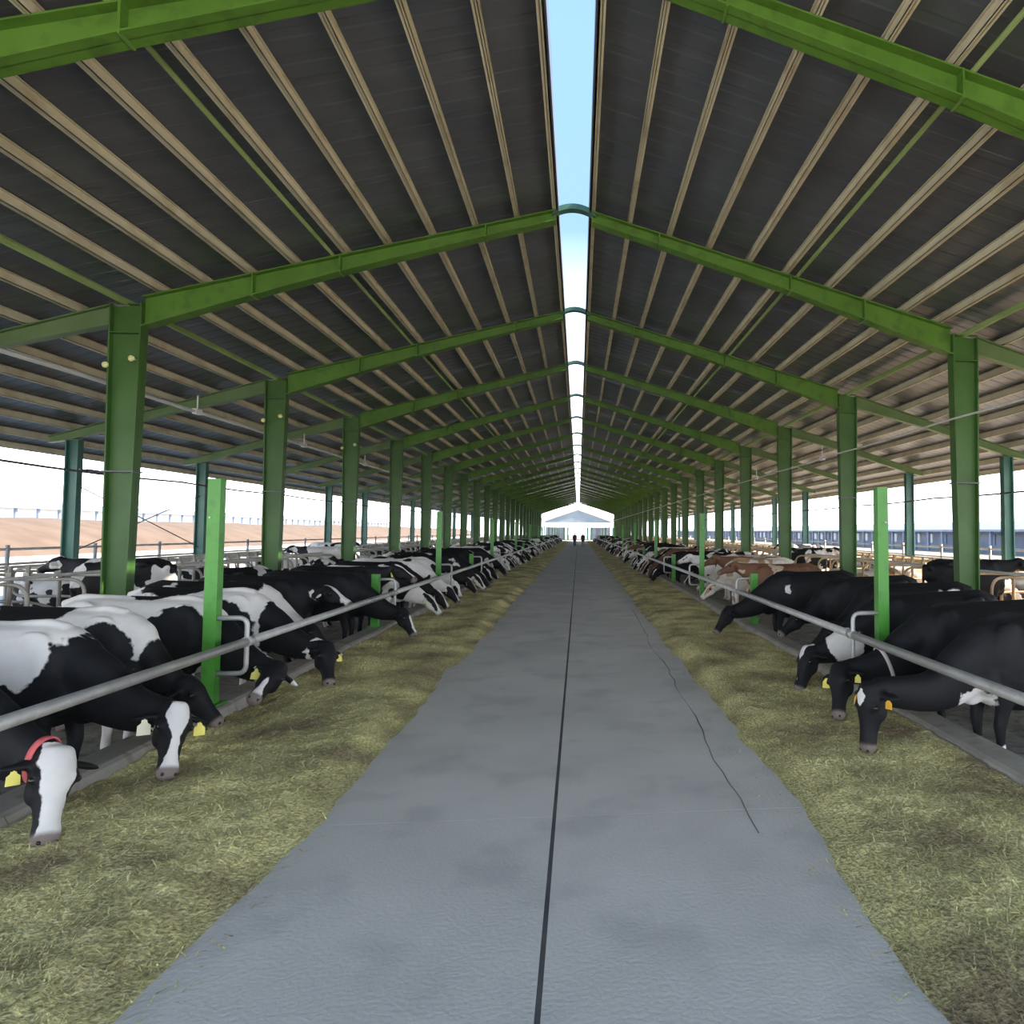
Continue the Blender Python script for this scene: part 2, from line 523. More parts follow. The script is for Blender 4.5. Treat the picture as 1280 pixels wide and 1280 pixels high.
# ------------------------------------------------------------------ portal frames
def i_section(line_bot, line_top, tw=0.016, fw=0.24, tf=0.022):
    """tapered I member lying in the xz plane, between two polylines of (x, z)"""
    mb = MB()
    n = len(line_bot)
    for i in range(n - 1):
        (ax, az), (bx, bz) = line_bot[i], line_bot[i + 1]
        (cx, cz), (dx, dz) = line_top[i], line_top[i + 1]
        mb.prism([(ax, az), (bx, bz), (dx, dz), (cx, cz)], 'y', -tw / 2, tw / 2)
        for (px, pz), (qx, qz), sg in (((ax, az), (bx, bz), 1), ((cx, cz), (dx, dz), -1)):
            t = Vector((qx - px, qz - pz)).normalized()
            nn = Vector((-t.y, t.x)) * tf
            mid_o = Vector(((cx + dx) / 2 - (ax + bx) / 2, (cz + dz) / 2 - (az + bz) / 2)) * sg
            if nn.dot(mid_o) < 0:
                nn = -nn
            mb.prism([(px, pz), (qx, qz), (qx + nn.x, qz + nn.y), (px + nn.x, pz + nn.y)], 'y', -fw / 2, fw / 2)
    return mb

def btop(x):
    return zroof(x) - 0.165
def frame_proto():
    fr = empty('portal_frame')
    for s in (-1, 1):
        # tapered main column
        zt = btop(XC) - 0.02
        ob = [(s * (XC - 0.19), 0.02), (s * (XC - 0.27), zt - 0.50), (s * (XC - 0.27), zt - 0.02)]
        ot = [(s * (XC + 0.19), 0.02), (s * (XC + 0.25), zt - 0.50), (s * (XC + 0.25), zt - 0.10)]
        c = i_section(ob, ot, 0.02, 0.22, 0.025).build('column', M['green_col'], fr)
        MB().box(*(sorted((s * (XC - 0.3), s * (XC + 0.3)))), -0.2, 0.2, 0.0, 0.03).build('base_plate', M['green_col'], c)
        for zz in (zt - 0.56, zt - 0.06):
            MB().box(*(sorted((s * (XC - 0.25), s * (XC + 0.23)))), -0.115, 0.115, zz, zz + 0.02).build('stiffener', M['green_col'], c)
        mb = MB()
        for zz in (2.95,):
            mb.box(*(sorted((s * (XC - 0.262), s * (XC + 0.252)))), -0.135, 0.135, zz, zz + 0.025)
        mb.build('strap', M['wire'], c)
        # main rafter
        xs = [XC - 0.27, 5.6, 4.14, 1.6, 0.33]
        dp = [0.53, 0.40, 0.31, 0.23, 0.21]
        bt = [(s * x, btop(x) - d) for x, d in zip(xs, dp)]
        tp = [(s * x, btop(x)) for x in xs]
        r = i_section(bt, tp, 0.016, 0.24, 0.02).build('rafter', M['green'], fr)
        for x, d in ((5.6, 0.40), (4.14, 0.31), (1.6, 0.23)):
            MB().box(*(sorted((s * (x - 0.012), s * (x + 0.012)))), -0.125, 0.125, btop(x) - d - 0.02, btop(x)).build('splice_plate', M['green'], r)
        # lighter beam and column of the outer aisle
        xs = [XC + 0.25, 10.0, XO, 13.0]
        dp = [0.36, 0.24, 0.24, 0.16]
        bt = [(s * x, btop(x) - d) for x, d in zip(xs, dp)]
        tp = [(s * x, btop(x)) for x in xs]
        i_section(bt, tp, 0.014, 0.18, 0.018).build('outer_beam', M['green_pale'], fr)
        zt = btop(XO) - 0.25
        oc = i_section([(s * (XO - 0.15), 0.0), (s * (XO - 0.15), zt)], [(s * (XO + 0.15), 0.0), (s * (XO + 0.15), zt)], 0.02, 0.2, 0.03).build('outer_column', M['teal'], fr)
        MB().box(s * XO - 0.2, s * XO + 0.2, -0.14, 0.14, 0.0, 0.03).build('base_plate', M['teal'], oc)
        MB().box(s * XO - 0.16, s * XO + 0.16, -0.1, 0.1, zt - 0.02, zt + 0.005).build('cap_plate', M['teal'], oc)
    pts = []
    for i in range(13):
        a = -1 + 2 * i / 12
        pts.append((a * 0.40, 0, btop(0.33) - 0.10 + 0.13 * (1 - a * a)))
    mb = MB()
    for i in range(12):
        (ax, _, az), (bx, _, bz) = pts[i], pts[i + 1]
        mb.prism([(ax, az), (bx, bz), (bx, bz + 0.10), (ax, az + 0.10)], 'y', -0.09, 0.09)
    mb.build('ridge_arch', M['teal'], fr)
    return fr
UNI = ['', 'first', 'second', 'third', 'fourth', 'fifth', 'sixth', 'seventh', 'eighth', 'ninth', 'tenth', 'eleventh', 'twelfth',
       'thirteenth', 'fourteenth', 'fifteenth', 'sixteenth', 'seventeenth', 'eighteenth', 'nineteenth']
TEN = ['', '', 'twent', 'thirt', 'fort', 'fift', 'sixt', 'sevent', 'eight', 'ninet', 'hundred', 'hundred-and-ten', 'hundred-and-twent', 'hundred-and-thirt']
def ordinal(n):
    if n >= 100:
        return 'hundredth' if n == 100 else 'hundred-and-' + ordinal(n - 100)
    if n < 20:
        return UNI[n]
    return TEN[n // 10] + ('ieth' if n % 10 == 0 else 'y-' + UNI[n % 10])
ORD = [ordinal(i) for i in range(1, 200)]
proto = frame_proto()
nf = 0
for i in range(-2, 23):
    fr = proto if i == -2 else copy_tree(proto)
    fr.location = (0, Y0 + BAY * i, 0)
    if i < 0:
        lab = 'green steel portal frame spanning overhead, its columns just outside the view'
        if i == -2: lab = 'green steel portal frame right above the camera, at the added open end'
    elif i < 8:
        lab = 'green steel portal frame with tapered rafters, %s one with both columns in view' % ORD[i]
    else:
        lab = 'distant green steel portal frame, %s counted from the camera end' % ORD[i]
    tag(fr, lab, 'steel frame', 'portal frames carrying the barn roof')
    if 0 <= i <= 2:   # pale insulator knobs on the left columns
        for dx, zz in ((-0.24, 4.78), (0.17, 4.90)):
            kb = MB()
            kb.ball((-XC + dx, -0.16, zz), (0.055, 0.04, 0.055), 10, 6)
            kb.tube([(-XC + dx, -0.13, zz), (-XC + dx, -0.0, zz)], 0.02, 6)
            kb.build('insulator_knob', M['knob'], fr, True)

# ------------------------------------------------------------------ services: pipes and wires
def sag_line(x, z, y0, y1, step=6.0, sag=0.05, off=0.0):
    pts = []
    y = y0
    while y < y1 + 0.1:
        for t in range(4):
            a = t / 4
            pts.append((x, y + a * step, z - sag * 4 * a * (1 - a)))
        y += step
    return pts
def service(name, x, z, r, mt, lab, cat, sag, y1=YE - 1, fit=None):
    o = empty(name, (x, Y0 - 15, z))
    tag(o, lab, cat)
    pts = [(p[0] - x, p[1] - (Y0 - 15), p[2] - z) for p in sag_line(x, z, Y0 - 12, y1, 6.0, sag)]
    MB().tube(pts, r, 6).build('line', mt, o, True)
    if fit:
        for yy in fit:
            mb = MB()
            mb.box(-0.05, 0.05, yy - (Y0 - 15) - 0.12, yy - (Y0 - 15) + 0.12, -0.07, 0.05)
            mb.box(-0.012, 0.012, yy - (Y0 - 15) - 0.012, yy - (Y0 - 15) + 0.012, 0.05, 0.35)
            mb.build('junction_box', mt, o)
    return o
service('water_pipe', -8.35, 4.62, 0.035, M['conduit'], 'white pipe hung beside the left main columns under the roof', 'pipe', 0.02, fit=(16.5, 22.6, 28.8))
service('water_pipe', 7.15, 4.15, 0.02, M['conduit'], 'thin white pipe strung past the right main columns', 'pipe', 0.03, fit=(19.5, 27.0))
service('steel_wire', -9.9, 3.18, 0.024, M['wire'], 'thin dark wire strung along the left outer aisle', 'wire', 0.04)
service('steel_wire', 10.2, 2.98, 0.024, M['wire'], 'thin dark wire strung along the right outer aisle', 'wire', 0.04)
o = empty('wire_tensioner', (-9.9, 16.0, 3.17))
tag(o, 'dark tensioner on the thin wire of left outer aisle', 'tensioner')
MB().tube([(0, -0.55, 0), (0, 0.55, -0.01)], 0.045, 8).build('barrel', M['wire'], o, True)
MB().tube([(0, -0.75, 0.01), (0, -0.5, 0)], 0.025, 6).build('hook', M['wire'], o, True)
o = MB().tube([(10.2, 17.0, 2.96), (10.2, 17.0, 2.85), (10.18, 17.0, 2.6), (10.2, 17.0, 2.5)], [0.03, 0.09, 0.11, 0.04], 8).build('float_buoy', M['orange_float'], None, True)
tag(o, 'small orange float hanging on the wire of right outer aisle', 'float')
o = MB().tube([(-8.9, 11.6, zroof(8.9) - 0.16), (-8.9, 11.6, 4.9), (-8.88, 11.62, 4.4)], [0.008, 0.008, 0.022], 6).build('hanging_cord', M['wire'], None, True)
tag(o, 'thin cord hanging from roof at upper left', 'cord')

# thin crossed bracing rods in the left outer bay
o = empty('brace_rods', (-XO, Y0 + BAY, 0))
tag(o, 'thin crossed bracing rods in outer bay behind first left column', 'bracing')
MB().tube([(0.0, 0.08, 1.4), (0.0, 5.92, 3.1)], 0.014, 6).build('rod', M['wire'], o)
MB().tube([(0.0, 0.08, 3.1), (0.0, 5.92, 1.4)], 0.014, 6).build('rod', M['wire'], o)

# ------------------------------------------------------------------ feed rails, posts and brackets
XR = XP - 0.36
ZR = 0.80
for s, nm in ((-1, 'left'), (1, 'right')):
    o = empty('feed_rail', (s * XR, 0, ZR))
    tag(o, 'long grey galvanised feed rail pipe along the %s row of cows' % nm, 'rail')
    y = -4.1 + 0.0
    while y < YE - 6:
        MB().tube([(0, y, 0), (0, y + 5.98, 0)], 0.046, 12).build('pipe', M['galv'], o, True)
        MB().tube([(0, y - 0.07, 0), (0, y + 0.07, 0)], 0.053, 12).build('coupling', M['galv'], o, True)
        y += 6.0

def round_path(corners, r, n=5):
    pts = []
    P = [Vector(c) for c in corners]
    for i, p in enumerate(P):
        if i in (0, len(P) - 1):
            pts.append(p)
            continue
        a = (P[i - 1] - p).normalized()
        b = (P[i + 1] - p).normalized()
        for k in range(n + 1):
            t = k / n
            pts.append((p + a * r) * (1 - t) ** 2 + p * 2 * t * (1 - t) + (p + b * r) * t * t)
    return pts
def post_proto(s, tall):
    nm = 'tall_feed_post' if tall else 'short_feed_post'
    o = empty(nm)
    h = 2.51 - 0.15 if tall else 1.135 - 0.15
    w = 0.064 if tall else 0.068
    mb = MB()
    # channel post: web and two flanges, open towards the cows' side
    mb.box(-w, w, -0.06, -0.045, 0, h)
    mb.box(-w, -w + 0.014, -0.045, 0.06, 0, h)
    mb.box(w - 0.014, w, -0.045, 0.06, 0, h)
    p = mb.build('post', M['green_post'], o)
    MB().box(-w - 0.004, w + 0.004, -0.064, 0.064, h, h + 0.012).build('cap', M['green_post'], p)
    MB().box(-0.12, 0.12, -0.11, 0.11, -0.004, 0.012).build('base_plate', M['green_post'], o)
    zt, zb = 1.05 - 0.15, 0.47 - 0.15
    X = -s * 0.36
    path = round_path([(-s * 0.06, -0.02, zt), (X, -0.02, zt), (X, -0.02, zb), (-s * 0.06, -0.02, zb)], 0.09)
    MB().tube(path, 0.026, 8).build('bracket', M['galv'], o, True)
    MB().tube([(X, -0.055, ZR - 0.15 - 0.05), (X, -0.055, ZR - 0.15 + 0.05)], 0.02, 6).build('clamp', M['galv'], o, True)
    for zz in (0.18, h - 0.4 if tall else 0.72):
        MB().tube([(0.03 * s, -0.055, zz), (0.03 * s, -0.072, zz)], 0.012, 6).build('bolt', M['galv'], o)
    return o
for s, nm in ((-1, 'left'), (1, 'right')):
    pr = {True: post_proto(s, True), False: post_proto(s, False)}
    first = {True: True, False: True}
    cnt = {True: 0, False: 0}
    for k in range(0, 23):
        tall = k % 2 == 0
        o = pr[tall] if first[tall] else copy_tree(pr[tall])
        first[tall] = False
        o.location = (s * XP, YP + 6 * k, 0.15)
        i = cnt[tall]
        cnt[tall] += 1
        kind_ = 'tall' if tall else 'short'
        if i < 5:
            lab = '%s bright green feed post with grey loop bracket, %s one of %s row' % (kind_, ['nearest', 'second nearest', 'third nearest', 'fourth nearest', 'fifth nearest'][i], nm)
        else:
            lab = 'distant %s green feed post with loop bracket, %s in %s row' % (kind_, ORD[i], nm)
        tag(o, lab, 'post', '%s green feed posts of the %s row' % (kind_, nm))

# ------------------------------------------------------------------ feed lying along both kerbs
def feed_height(s, x, y):
    a = abs(x)
    edge = 1.72 + 0.16 * noise.noise(Vector((s * 5, y * 0.45, 0))) + 0.07 * noise.noise(Vector((s * 9, y * 1.9, 3)))
    if s < 0:
        edge -= 0.12
    t = (a - edge) / 0.35
    if t < 0:
        return max(-0.035, 0.04 * t)
    t = min(t, 1.0)
    h = 0.105 * t * t * (3 - 2 * t)
    h *= 0.8 + 0.55 * noise.noise(Vector((x * 1.3, y * 0.7, 2)))
    h += 0.022 * t * noise.noise(Vector((x * 7, y * 7, 0))) + 0.012 * t * noise.noise(Vector((x * 19, y * 19, 5)))
    return h
def feed_bed(s, nm):
    xs = [1.35 + i * 0.045 for i in range(int((3.5 - 1.35) / 0.045) + 1)]
    ys = []
    y = -1.0
    while y < YE - 3:
        ys.append(y)
        y += 0.05 if y < 12 else (0.12 if y < 30 else 0.5)
    v, f = [], []
    for y in ys:
        for x in xs:
            v.append((s * x, y, feed_height(s, s * x, y)))
    n = len(xs)
    for j in range(len(ys) - 1):
        for i in range(n - 1):
            q = (j * n + i, j * n + i + 1, (j + 1) * n + i + 1, (j + 1) * n + i)
            if max(v[a][2] for a in q) > -0.034:
                f.append(q)
    # loose stalks
    rr = random.Random(11 + s)
    for k in range(26000):
        y = 2.2 + 24 * rr.random() ** 1.8
        x = s * (1.5 + 1.9 * rr.random())
        z = feed_height(s, x, y)
        if z < 0 and rr.random() < 0.93:
            continue
        z = max(z, 0.0) + 0.006
        a = rr.random() * math.pi
        l = rr.uniform(0.02, 0.06)
        w = rr.uniform(0.002, 0.005)
        tl = rr.uniform(-0.25, 0.5)
        d = Vector((math.cos(a), math.sin(a), tl)) * l
        sd = Vector((-math.sin(a), math.cos(a), 0)) * w
        c = Vector((x, y, z))
        b0 = len(v)
        v += [tuple(c - d * 0.3 - sd), tuple(c - d * 0.3 + sd), tuple(c + d + sd * 0.5), tuple(c + d - sd * 0.5)]
        f.append((b0, b0 + 1, b0 + 2, b0 + 3))
    me = bpy.data.meshes.new('feed_bed')
    me.from_pydata(v, [], f)
    o = link_mesh('feed_bed', me, M['feed'])
    tag(o, 'chopped green and yellow feed strewn along the %s kerb' % nm, 'feed', kind='stuff')
feed_bed(-1, 'left')
feed_bed(1, 'right')

# ------------------------------------------------------------------ stall dividers
def divider_proto(s, outward):
    o = empty('stall_divider')
    d = s if outward else -s            # direction of the rounded free end
    path = round_path([(0, 0, 1.12), (d * 1.8, 0, 1.12), (d * 1.8, 0, 0.50), (d * 0.5, 0, 0.50), (d * 0.0, 0, 0.34)], 0.27, 6)
    mt = M['galv_old'] if s < 0 else M['tan_pipe']
    MB().tube(path, 0.03, 7).build('loop', mt, o, True)
    MB().tube([(0, 0, 0.0), (0, 0, 1.28)], 0.038, 7).build('leg', mt, o, True)
    MB().box(-0.05, 0.05, -0.05, 0.05, 1.08, 1.16).build('clamp', mt, o)
    return o
for s, nm in ((-1, 'left'), (1, 'right')):
    for outward in (False, True):
        pr = divider_proto(s, outward)
        x = s * (10.35 if outward else 10.05)
        row = 'outer' if outward else 'inner'
        k = 0
        y = 8.0
        me_far = MB()
        while y < YE - 4:
            if y < 68:
                o = pr if k == 0 else copy_tree(pr)
                o.location = (x, y, 0)
                tag(o, 'curved tube stall divider in the %s %s stall row, %s from the camera' % (nm, row, ORD[k]), 'stall divider', '%s %s row of stall dividers' % (nm, row))
            else:
                d = s if outward else -s
                me_far.tube([(x, y, 1.12), (x + d * 1.55, y, 1.12), (x + d * 1.7, y, 0.8), (x + d * 1.55, y, 0.5), (x, y, 0.5)], 0.03, 4)
                me_far.tube([(x, y, 0), (x, y, 1.28)], 0.038, 4)
            y += 1.25
            k += 1
        o = me_far.build('distant_stall_dividers', M['galv_old'] if s < 0 else M['tan_pipe'])
        tag(o, 'far stretch of tube dividers in the %s %s stall row' % (nm, row), 'stall divider', kind='stuff')
        xr = s * (11.6 if outward else 8.85)
        o = MB().tube([(xr, 7.5, 1.175), (xr, YE - 4, 1.175)], 0.03, 7).build('neck_rail', M['galv'], None, True)
        tag(o, 'straight neck rail pipe across the %s %s stall row' % (nm, row), 'rail')
    o = empty('outer_fence', (s * 13.2, 0, -0.26))
    tag(o, 'galvanised rail fence outside the %s edge of barn' % nm, 'fence')
    for zz in (0.55, 0.95, 1.4, 1.75):
        MB().tube([(0, 4, zz), (0, YE - 2, zz)], 0.035, 6).build('rail', M['galv'], o, True)
    y = 6.0
    pm = MB().tube([(0, 0, 0), (0, 0, 1.85)], 0.045, 7).mesh('post', True)
    while y < 100:
        link_mesh('post', pm, M['galv'], o, (0, y, 0))
        y += 3.0

# ------------------------------------------------------------------ surroundings
mb = MB()
def bank(x0, x1, h, y0, y1, nm, mt, lab, cat, step=6.0):
    v, f = [], []
    ys = [y0 + i * step for i in range(int((y1 - y0) / step) + 1)]
    n = 9
    for y in ys:
        for i in range(n):
            t = i / (n - 1)
            x = x0 + (x1 - x0) * t
            z = -0.3 + h * math.sin(math.pi * t) * (0.93 + 0.12 * noise.noise(Vector((x * 0.1, y * 0.06, 0)))) if 0 < i < n - 1 else -0.4
            v.append((x, y, z))
    for j in range(len(ys) - 1):
        for i in range(n - 1):
            f.append((j * n + i, j * n + i + 1, (j + 1) * n + i + 1, (j + 1) * n + i))
    o = MB().add(v, f).build(nm, mt, None, True)
    tag(o, lab, cat)
    return o
bank(-64, -44, 3.45, -20, 330, 'earth_bank', M['berm'], 'long bare brown earth bank beyond the left side of barn', 'earth bank')
o = MB().box(-43, -16, -30, 340, -0.3, -0.24).build('ground_sand_yard', M['sand'])
tag(o, kind='structure')

def far_barn(x, y0, y1, wall_mt, lab, zw, depth, post_gap, roof_mt, s, zbase=-0.3):
    o = empty('livestock_barn', (x, y0, zbase))
    tag(o, lab, 'barn')
    L_ = y1 - y0
    MB().box(*(sorted((s * 1.2, s * depth))), 0, L_, 0, zw - 0.05).build('wall', wall_mt, o)
    poly = [(s * -0.8, zw), (s * depth / 2, zw + 1.1), (s * (depth + 0.8), zw), (s * (depth + 0.8), zw - 0.25), (s * depth / 2, zw + 0.85), (s * -0.8, zw - 0.25)]
    MB().prism(poly, 'y', -1, L_ + 1).build('roof', roof_mt, o)
    y = 0
    pm = MB().box(-0.16, 0.16, -0.16, 0.16, 0, zw - 0.1).mesh('post')
    while y <= L_:
        link_mesh('post', pm, roof_mt, o, (0, y, 0))
        y += post_gap
    return o
far_barn(-85, -10, 330, M['white_sheet'], 'long white barn with blue grey roof beyond the left earth bank', 5.6, 16, 4.5, M['blue_roof'], -1)
rb = far_barn(46, 0, 330, M['blue_wall'], 'long blue grey barn beyond the right side of the yard', 2.75, 14, 3.5, M['blue_roof'], 1)
wm = MB().box(1.05, 1.25, -0.7, 0.7, 1.0, 2.2).mesh('window')
for i in range(60):
    link_mesh('window', wm, M['white_sheet'] if i % 3 else M['blue_roof'], rb, (0, 1.75 + 3.5 * i, 0))

# gable building that closes the view down the feed road
GY = 158.0
o = empty('gable_building', (0, GY, -0.26))
tag(o, 'gable end building with white header band closing the far end of road', 'building')
gx, ge, ga = 8.3, 4.9, 7.9
def slope_z(x):
    return ga - (ga - ge) * abs(x) / gx
for s in (-1, 1):
    MB().prism([(0, ga), (s * gx, ge), (s * gx, ge - 0.75), (0, ga - 0.85)], 'y', -0.25, 0.0).build('rake_sky_strip', M['white_sheet'], o)  # white strip standing in for the bright sky along the gable slope
    for x in (2.2, 3.0, 7.9):
        MB().box(s * x - 0.2, s * x + 0.2, -0.1, 0.3, 0, 3.1).build('column', M['teal'], o)
    MB().box(*(sorted((s * 3.2, s * 7.2))), 0.2, 0.4, 0, 3.1).build('infill_panel', M['grey_gable'], o)
MB().prism([(0, ga - 0.85), (-gx + 0.3, ge - 0.7), (gx - 0.3, ge - 0.7)], 'y', 0.0, 0.12).build('gable_panel', M['grey_gable'], o)
MB().box(-gx, gx, -0.25, 0.0, 3.1, ge - 0.7).build('header_band', M['white_sheet'], o)
for s in (-1, 1):
    MB().prism([(0, ga + 0.1), (s * (gx + 0.3), ge + 0.05), (s * (gx + 0.3), ge - 0.05), (0, ga)], 'y', -0.2, 40).build('roof', M['grey_gable'], o)

# ------------------------------------------------------------------ cows
def bez(p0, p1, p2, p3, t):
    return p0 * (1 - t) ** 3 + p1 * 3 * t * (1 - t) ** 2 + p2 * 3 * t * t * (1 - t) + p3 * t ** 3

def catmull(P, t):
    n = len(P) - 1
    u = min(t * n, n - 1e-6)
    i = int(u)
    u -= i
    a = P[i - 1] if i > 0 else P[0] * 2 - P[1]
    b, c = P[i], P[i + 1]
    d = P[i + 2] if i + 2 <= n else P[n] * 2 - P[n - 1]
    return (b * 2 + (c - a) * u + (a * 2 - b * 5 + c * 4 - d) * u * u + (b * 3 - a - c * 3 + d) * u ** 3) * 0.5

def neck_curve(ps, dz=0.0):
    """centre line and half sizes of the neck, from the withers to the poll"""
    p3 = ps.poll + ps.axis * 0.03 - ps.front * 0.07
    A = Vector((0.30, 0, 1.08 + dz))
    if p3.z < 0.85 + dz and p3.x > 1.08:          # lowered under the rail
        P = [A, Vector((0.68, p3.y * 0.2, 0.92)), Vector((1.02, p3.y * 0.6, min(0.75, p3.z + 0.1))), p3]
    else:
        B = A + (p3 - A) * 0.36
        C = A + (p3 - A) * 0.70
        B.y, C.y = p3.y * 0.2, p3.y * 0.6
        B.z += 0.02
        P = [A, B, C, p3]
    hh = [0.34, 0.275, 0.185, 0.12]
    hw = [0.23, 0.17, 0.125, 0.088]
    def at(t):
        k = min(int(t * 3), 2)
        u = t * 3 - k
        return catmull(P, t), hw[k] * (1 - u) + hw[k + 1] * u, hh[k] * (1 - u) + hh[k + 1] * u
    return at

class Pose:
    def __init__(self, poll=(1.22, 0, 0.86), axis=(0.45, 0, -0.89), lying=False, step=0.0, up=False, tail=0.0):
        self.poll = Vector(poll)
        self.axis = Vector(axis).normalized()
        self.lying = lying
        self.step = step
        self.tail = tail
        flat = Vector((self.axis.x, self.axis.y, 0))
        neckdir = (self.poll - Vector((0.5, 0, 1.1)))
        neckdir.z = 0
        e = (neckdir.normalized() * 0.6 + flat * 0.6 + Vector((0, 0, 0.9)))
        self.front = (e - self.axis * e.dot(self.axis)).normalized()
        self.side = self.axis.cross(self.front).normalized()

def cow_mesh(name, ps, voxel):
    mb = MB()
    dz = -0.55 if ps.lying else 0.0
    Z = lambda z: z + dz
    # trunk
    st = [(-1.17, 1.20, 0.07, 0.10), (-1.12, 1.16, 0.15, 0.20), (-1.02, 1.14, 0.21, 0.265), (-0.86, 1.09, 0.27, 0.34), (-0.62, 1.035, 0.31, 0.395),
          (-0.35, 0.99, 0.355, 0.43), (-0.08, 0.97, 0.375, 0.445), (0.18, 0.975, 0.345, 0.435), (0.38, 1.0, 0.285, 0.41), (0.54, 1.02, 0.22, 0.35),
          (0.66, 1.02, 0.15, 0.25), (0.72, 1.02, 0.08, 0.14)]
    mb.loft([((x, 0, Z(z)), w, h) for x, z, w, h in st], 22)
    # back ridge, hooks and pins, withers
    mb.loft([((x, 0, Z(z)), 0.055, 0.05) for x, z in ((-1.12, 1.335), (-0.9, 1.415), (-0.5, 1.395), (0.0, 1.385), (0.3, 1.405), (0.45, 1.37))], 10)
    for sy in (-1, 1):
        mb.ball((-0.72, sy * 0.235, Z(1.335)), (0.12, 0.07, 0.07))
        mb.ball((-1.13, sy * 0.13, Z(1.26)), (0.07, 0.06, 0.07))
        mb.ball((0.33, sy * 0.185, Z(1.06)), (0.22, 0.10, 0.32))       # shoulder blade
        mb.ball((0.52, sy * 0.15, Z(0.86)), (0.14, 0.10, 0.15))
    mb.ball((0.60, 0, Z(0.74)), (0.14, 0.10, 0.14))                    # brisket
    if not ps.lying:
        mb.ball((-0.70, 0, 0.63), (0.23, 0.16, 0.15))                  # udder
        for ux in (-0.80, -0.62):
            for uy in (-0.07, 0.07):
                mb.tube([(ux, uy, 0.55), (ux, uy, 0.43)], [0.03, 0.02], 8)
        for sy in (-1, 1):
            o = ps.step * sy
            mb.loft([((0.36, sy * 0.19, 0.95), 0.09, 0.17, (1, 0, 0)), ((0.37, sy * 0.185, 0.74), 0.075, 0.115, (1, 0, 0)), ((0.40 + o * 0.4, sy * 0.165, 0.56), 0.055, 0.068, (1, 0, 0)),
                     ((0.42 + o * 0.6, sy * 0.155, 0.44), 0.055, 0.06, (1, 0, 0)), ((0.41 + o * 0.8, sy * 0.15, 0.30), 0.038, 0.042, (1, 0, 0)), ((0.40 + o, sy * 0.15, 0.17), 0.042, 0.048, (1, 0, 0)),
                     ((0.43 + o, sy * 0.15, 0.09), 0.048, 0.058, (1, 0, 0)), ((0.45 + o, sy * 0.15, 0.0), 0.06, 0.085, (1, 0, 0))], 12)
            o = -o
            mb.loft([((-0.84, sy * 0.17, 1.12), 0.10, 0.22, (1, 0, 0)), ((-0.80, sy * 0.20, 0.92), 0.105, 0.235, (1, 0, 0)), ((-0.80, sy * 0.195, 0.75), 0.085, 0.17, (1, 0, 0)),
                     ((-0.93 + o * 0.4, sy * 0.175, 0.60), 0.055, 0.095, (1, 0, 0)), ((-1.04 + o * 0.6, sy * 0.165, 0.49), 0.045, 0.07, (1, 0, 0)), ((-1.02 + o * 0.8, sy * 0.165, 0.34), 0.038, 0.048, (1, 0, 0)),
                     ((-0.99 + o, sy * 0.165, 0.18), 0.042, 0.05, (1, 0, 0)), ((-0.95 + o, sy * 0.165, 0.09), 0.048, 0.058, (1, 0, 0)), ((-0.92 + o, sy * 0.165, 0.0), 0.06, 0.085, (1, 0, 0))], 12)
    else:
        for sy in (-1, 1):
            mb.loft([((0.30, sy * 0.24, 0.40), 0.10, 0.12), ((0.52, sy * 0.25, 0.15), 0.08, 0.08), ((0.72, sy * 0.25, 0.08), 0.06, 0.065), ((0.46, sy * 0.27, 0.055), 0.045, 0.05), ((0.30, sy * 0.27, 0.055), 0.05, 0.05)], 10)
            mb.loft([((-0.85, sy * 0.24, 0.42), 0.16, 0.20), ((-0.45, sy * 0.36, 0.22), 0.11, 0.14), ((-0.25, sy * 0.38, 0.13), 0.08, 0.09), ((-0.6, sy * 0.42, 0.07), 0.05, 0.06), ((-0.9, sy * 0.42, 0.06), 0.05, 0.055)], 10)
    # tail
    tb = ps.tail
    tz = [(-1.14, 0, 1.30), (-1.22, 0, 1.24), (-1.25, tb * 0.3, 1.0), (-1.24, tb * 0.6, 0.75), (-1.22, tb, 0.55), (-1.21, tb, 0.36)]
    if ps.lying:
        tz = [(-1.14, 0, 0.75), (-1.22, 0.02, 0.66), (-1.26, 0.06, 0.40), (-1.28, 0.14, 0.15), (-1.20, 0.30, 0.06), (-1.05, 0.40, 0.06)]
    mb.tube(tz, [0.045, 0.04, 0.03, 0.028, 0.045, 0.025], 8)
    # neck
    poll, ax, fr, sd = ps.poll, ps.axis, ps.front, ps.side
    nc = neck_curve(ps, dz)
    ns = [nc(k / 12) for k in range(13)]
    mb.loft(ns, 18)
    # head
    hs = [(-0.055, 0.065, 0.055, -0.06), (-0.03, 0.092, 0.095, -0.065), (0.05, 0.108, 0.125, -0.075), (0.13, 0.118, 0.135, -0.082), (0.20, 0.105, 0.128, -0.085), (0.29, 0.078, 0.102, -0.075),
          (0.38, 0.066, 0.082, -0.068), (0.45, 0.072, 0.076, -0.065), (0.505, 0.078, 0.070, -0.066), (0.545, 0.062, 0.055, -0.068), (0.56, 0.03, 0.03, -0.068)]
    mb.loft([(poll + ax * s_ + fr * (n_ + 0.055), w, h, tuple(fr)) for s_, w, h, n_ in hs], 18)
    rot = Matrix((sd, fr, ax)).transposed()
    for sg in (-1, 1):
        mb.ball(poll + ax * 0.155 + sd * sg * 0.095 + fr * 0.035, (0.035, 0.04, 0.045), 10, 8, rot)   # brow over the eye
        mb.ball(poll + ax * 0.50 + sd * sg * 0.042 + fr * 0.035, (0.026, 0.022, 0.028), 8, 6, rot)    # nostril pad
        mb.ball(poll + ax * 0.20 + sd * sg * 0.075 - fr * 0.075, (0.04, 0.07, 0.09), 10, 8, rot)      # cheek
        # ear, a flattened leaf held out to the side
        ed = (sd * sg * 0.95 - fr * 0.25 + ax * 0.12).normalized()
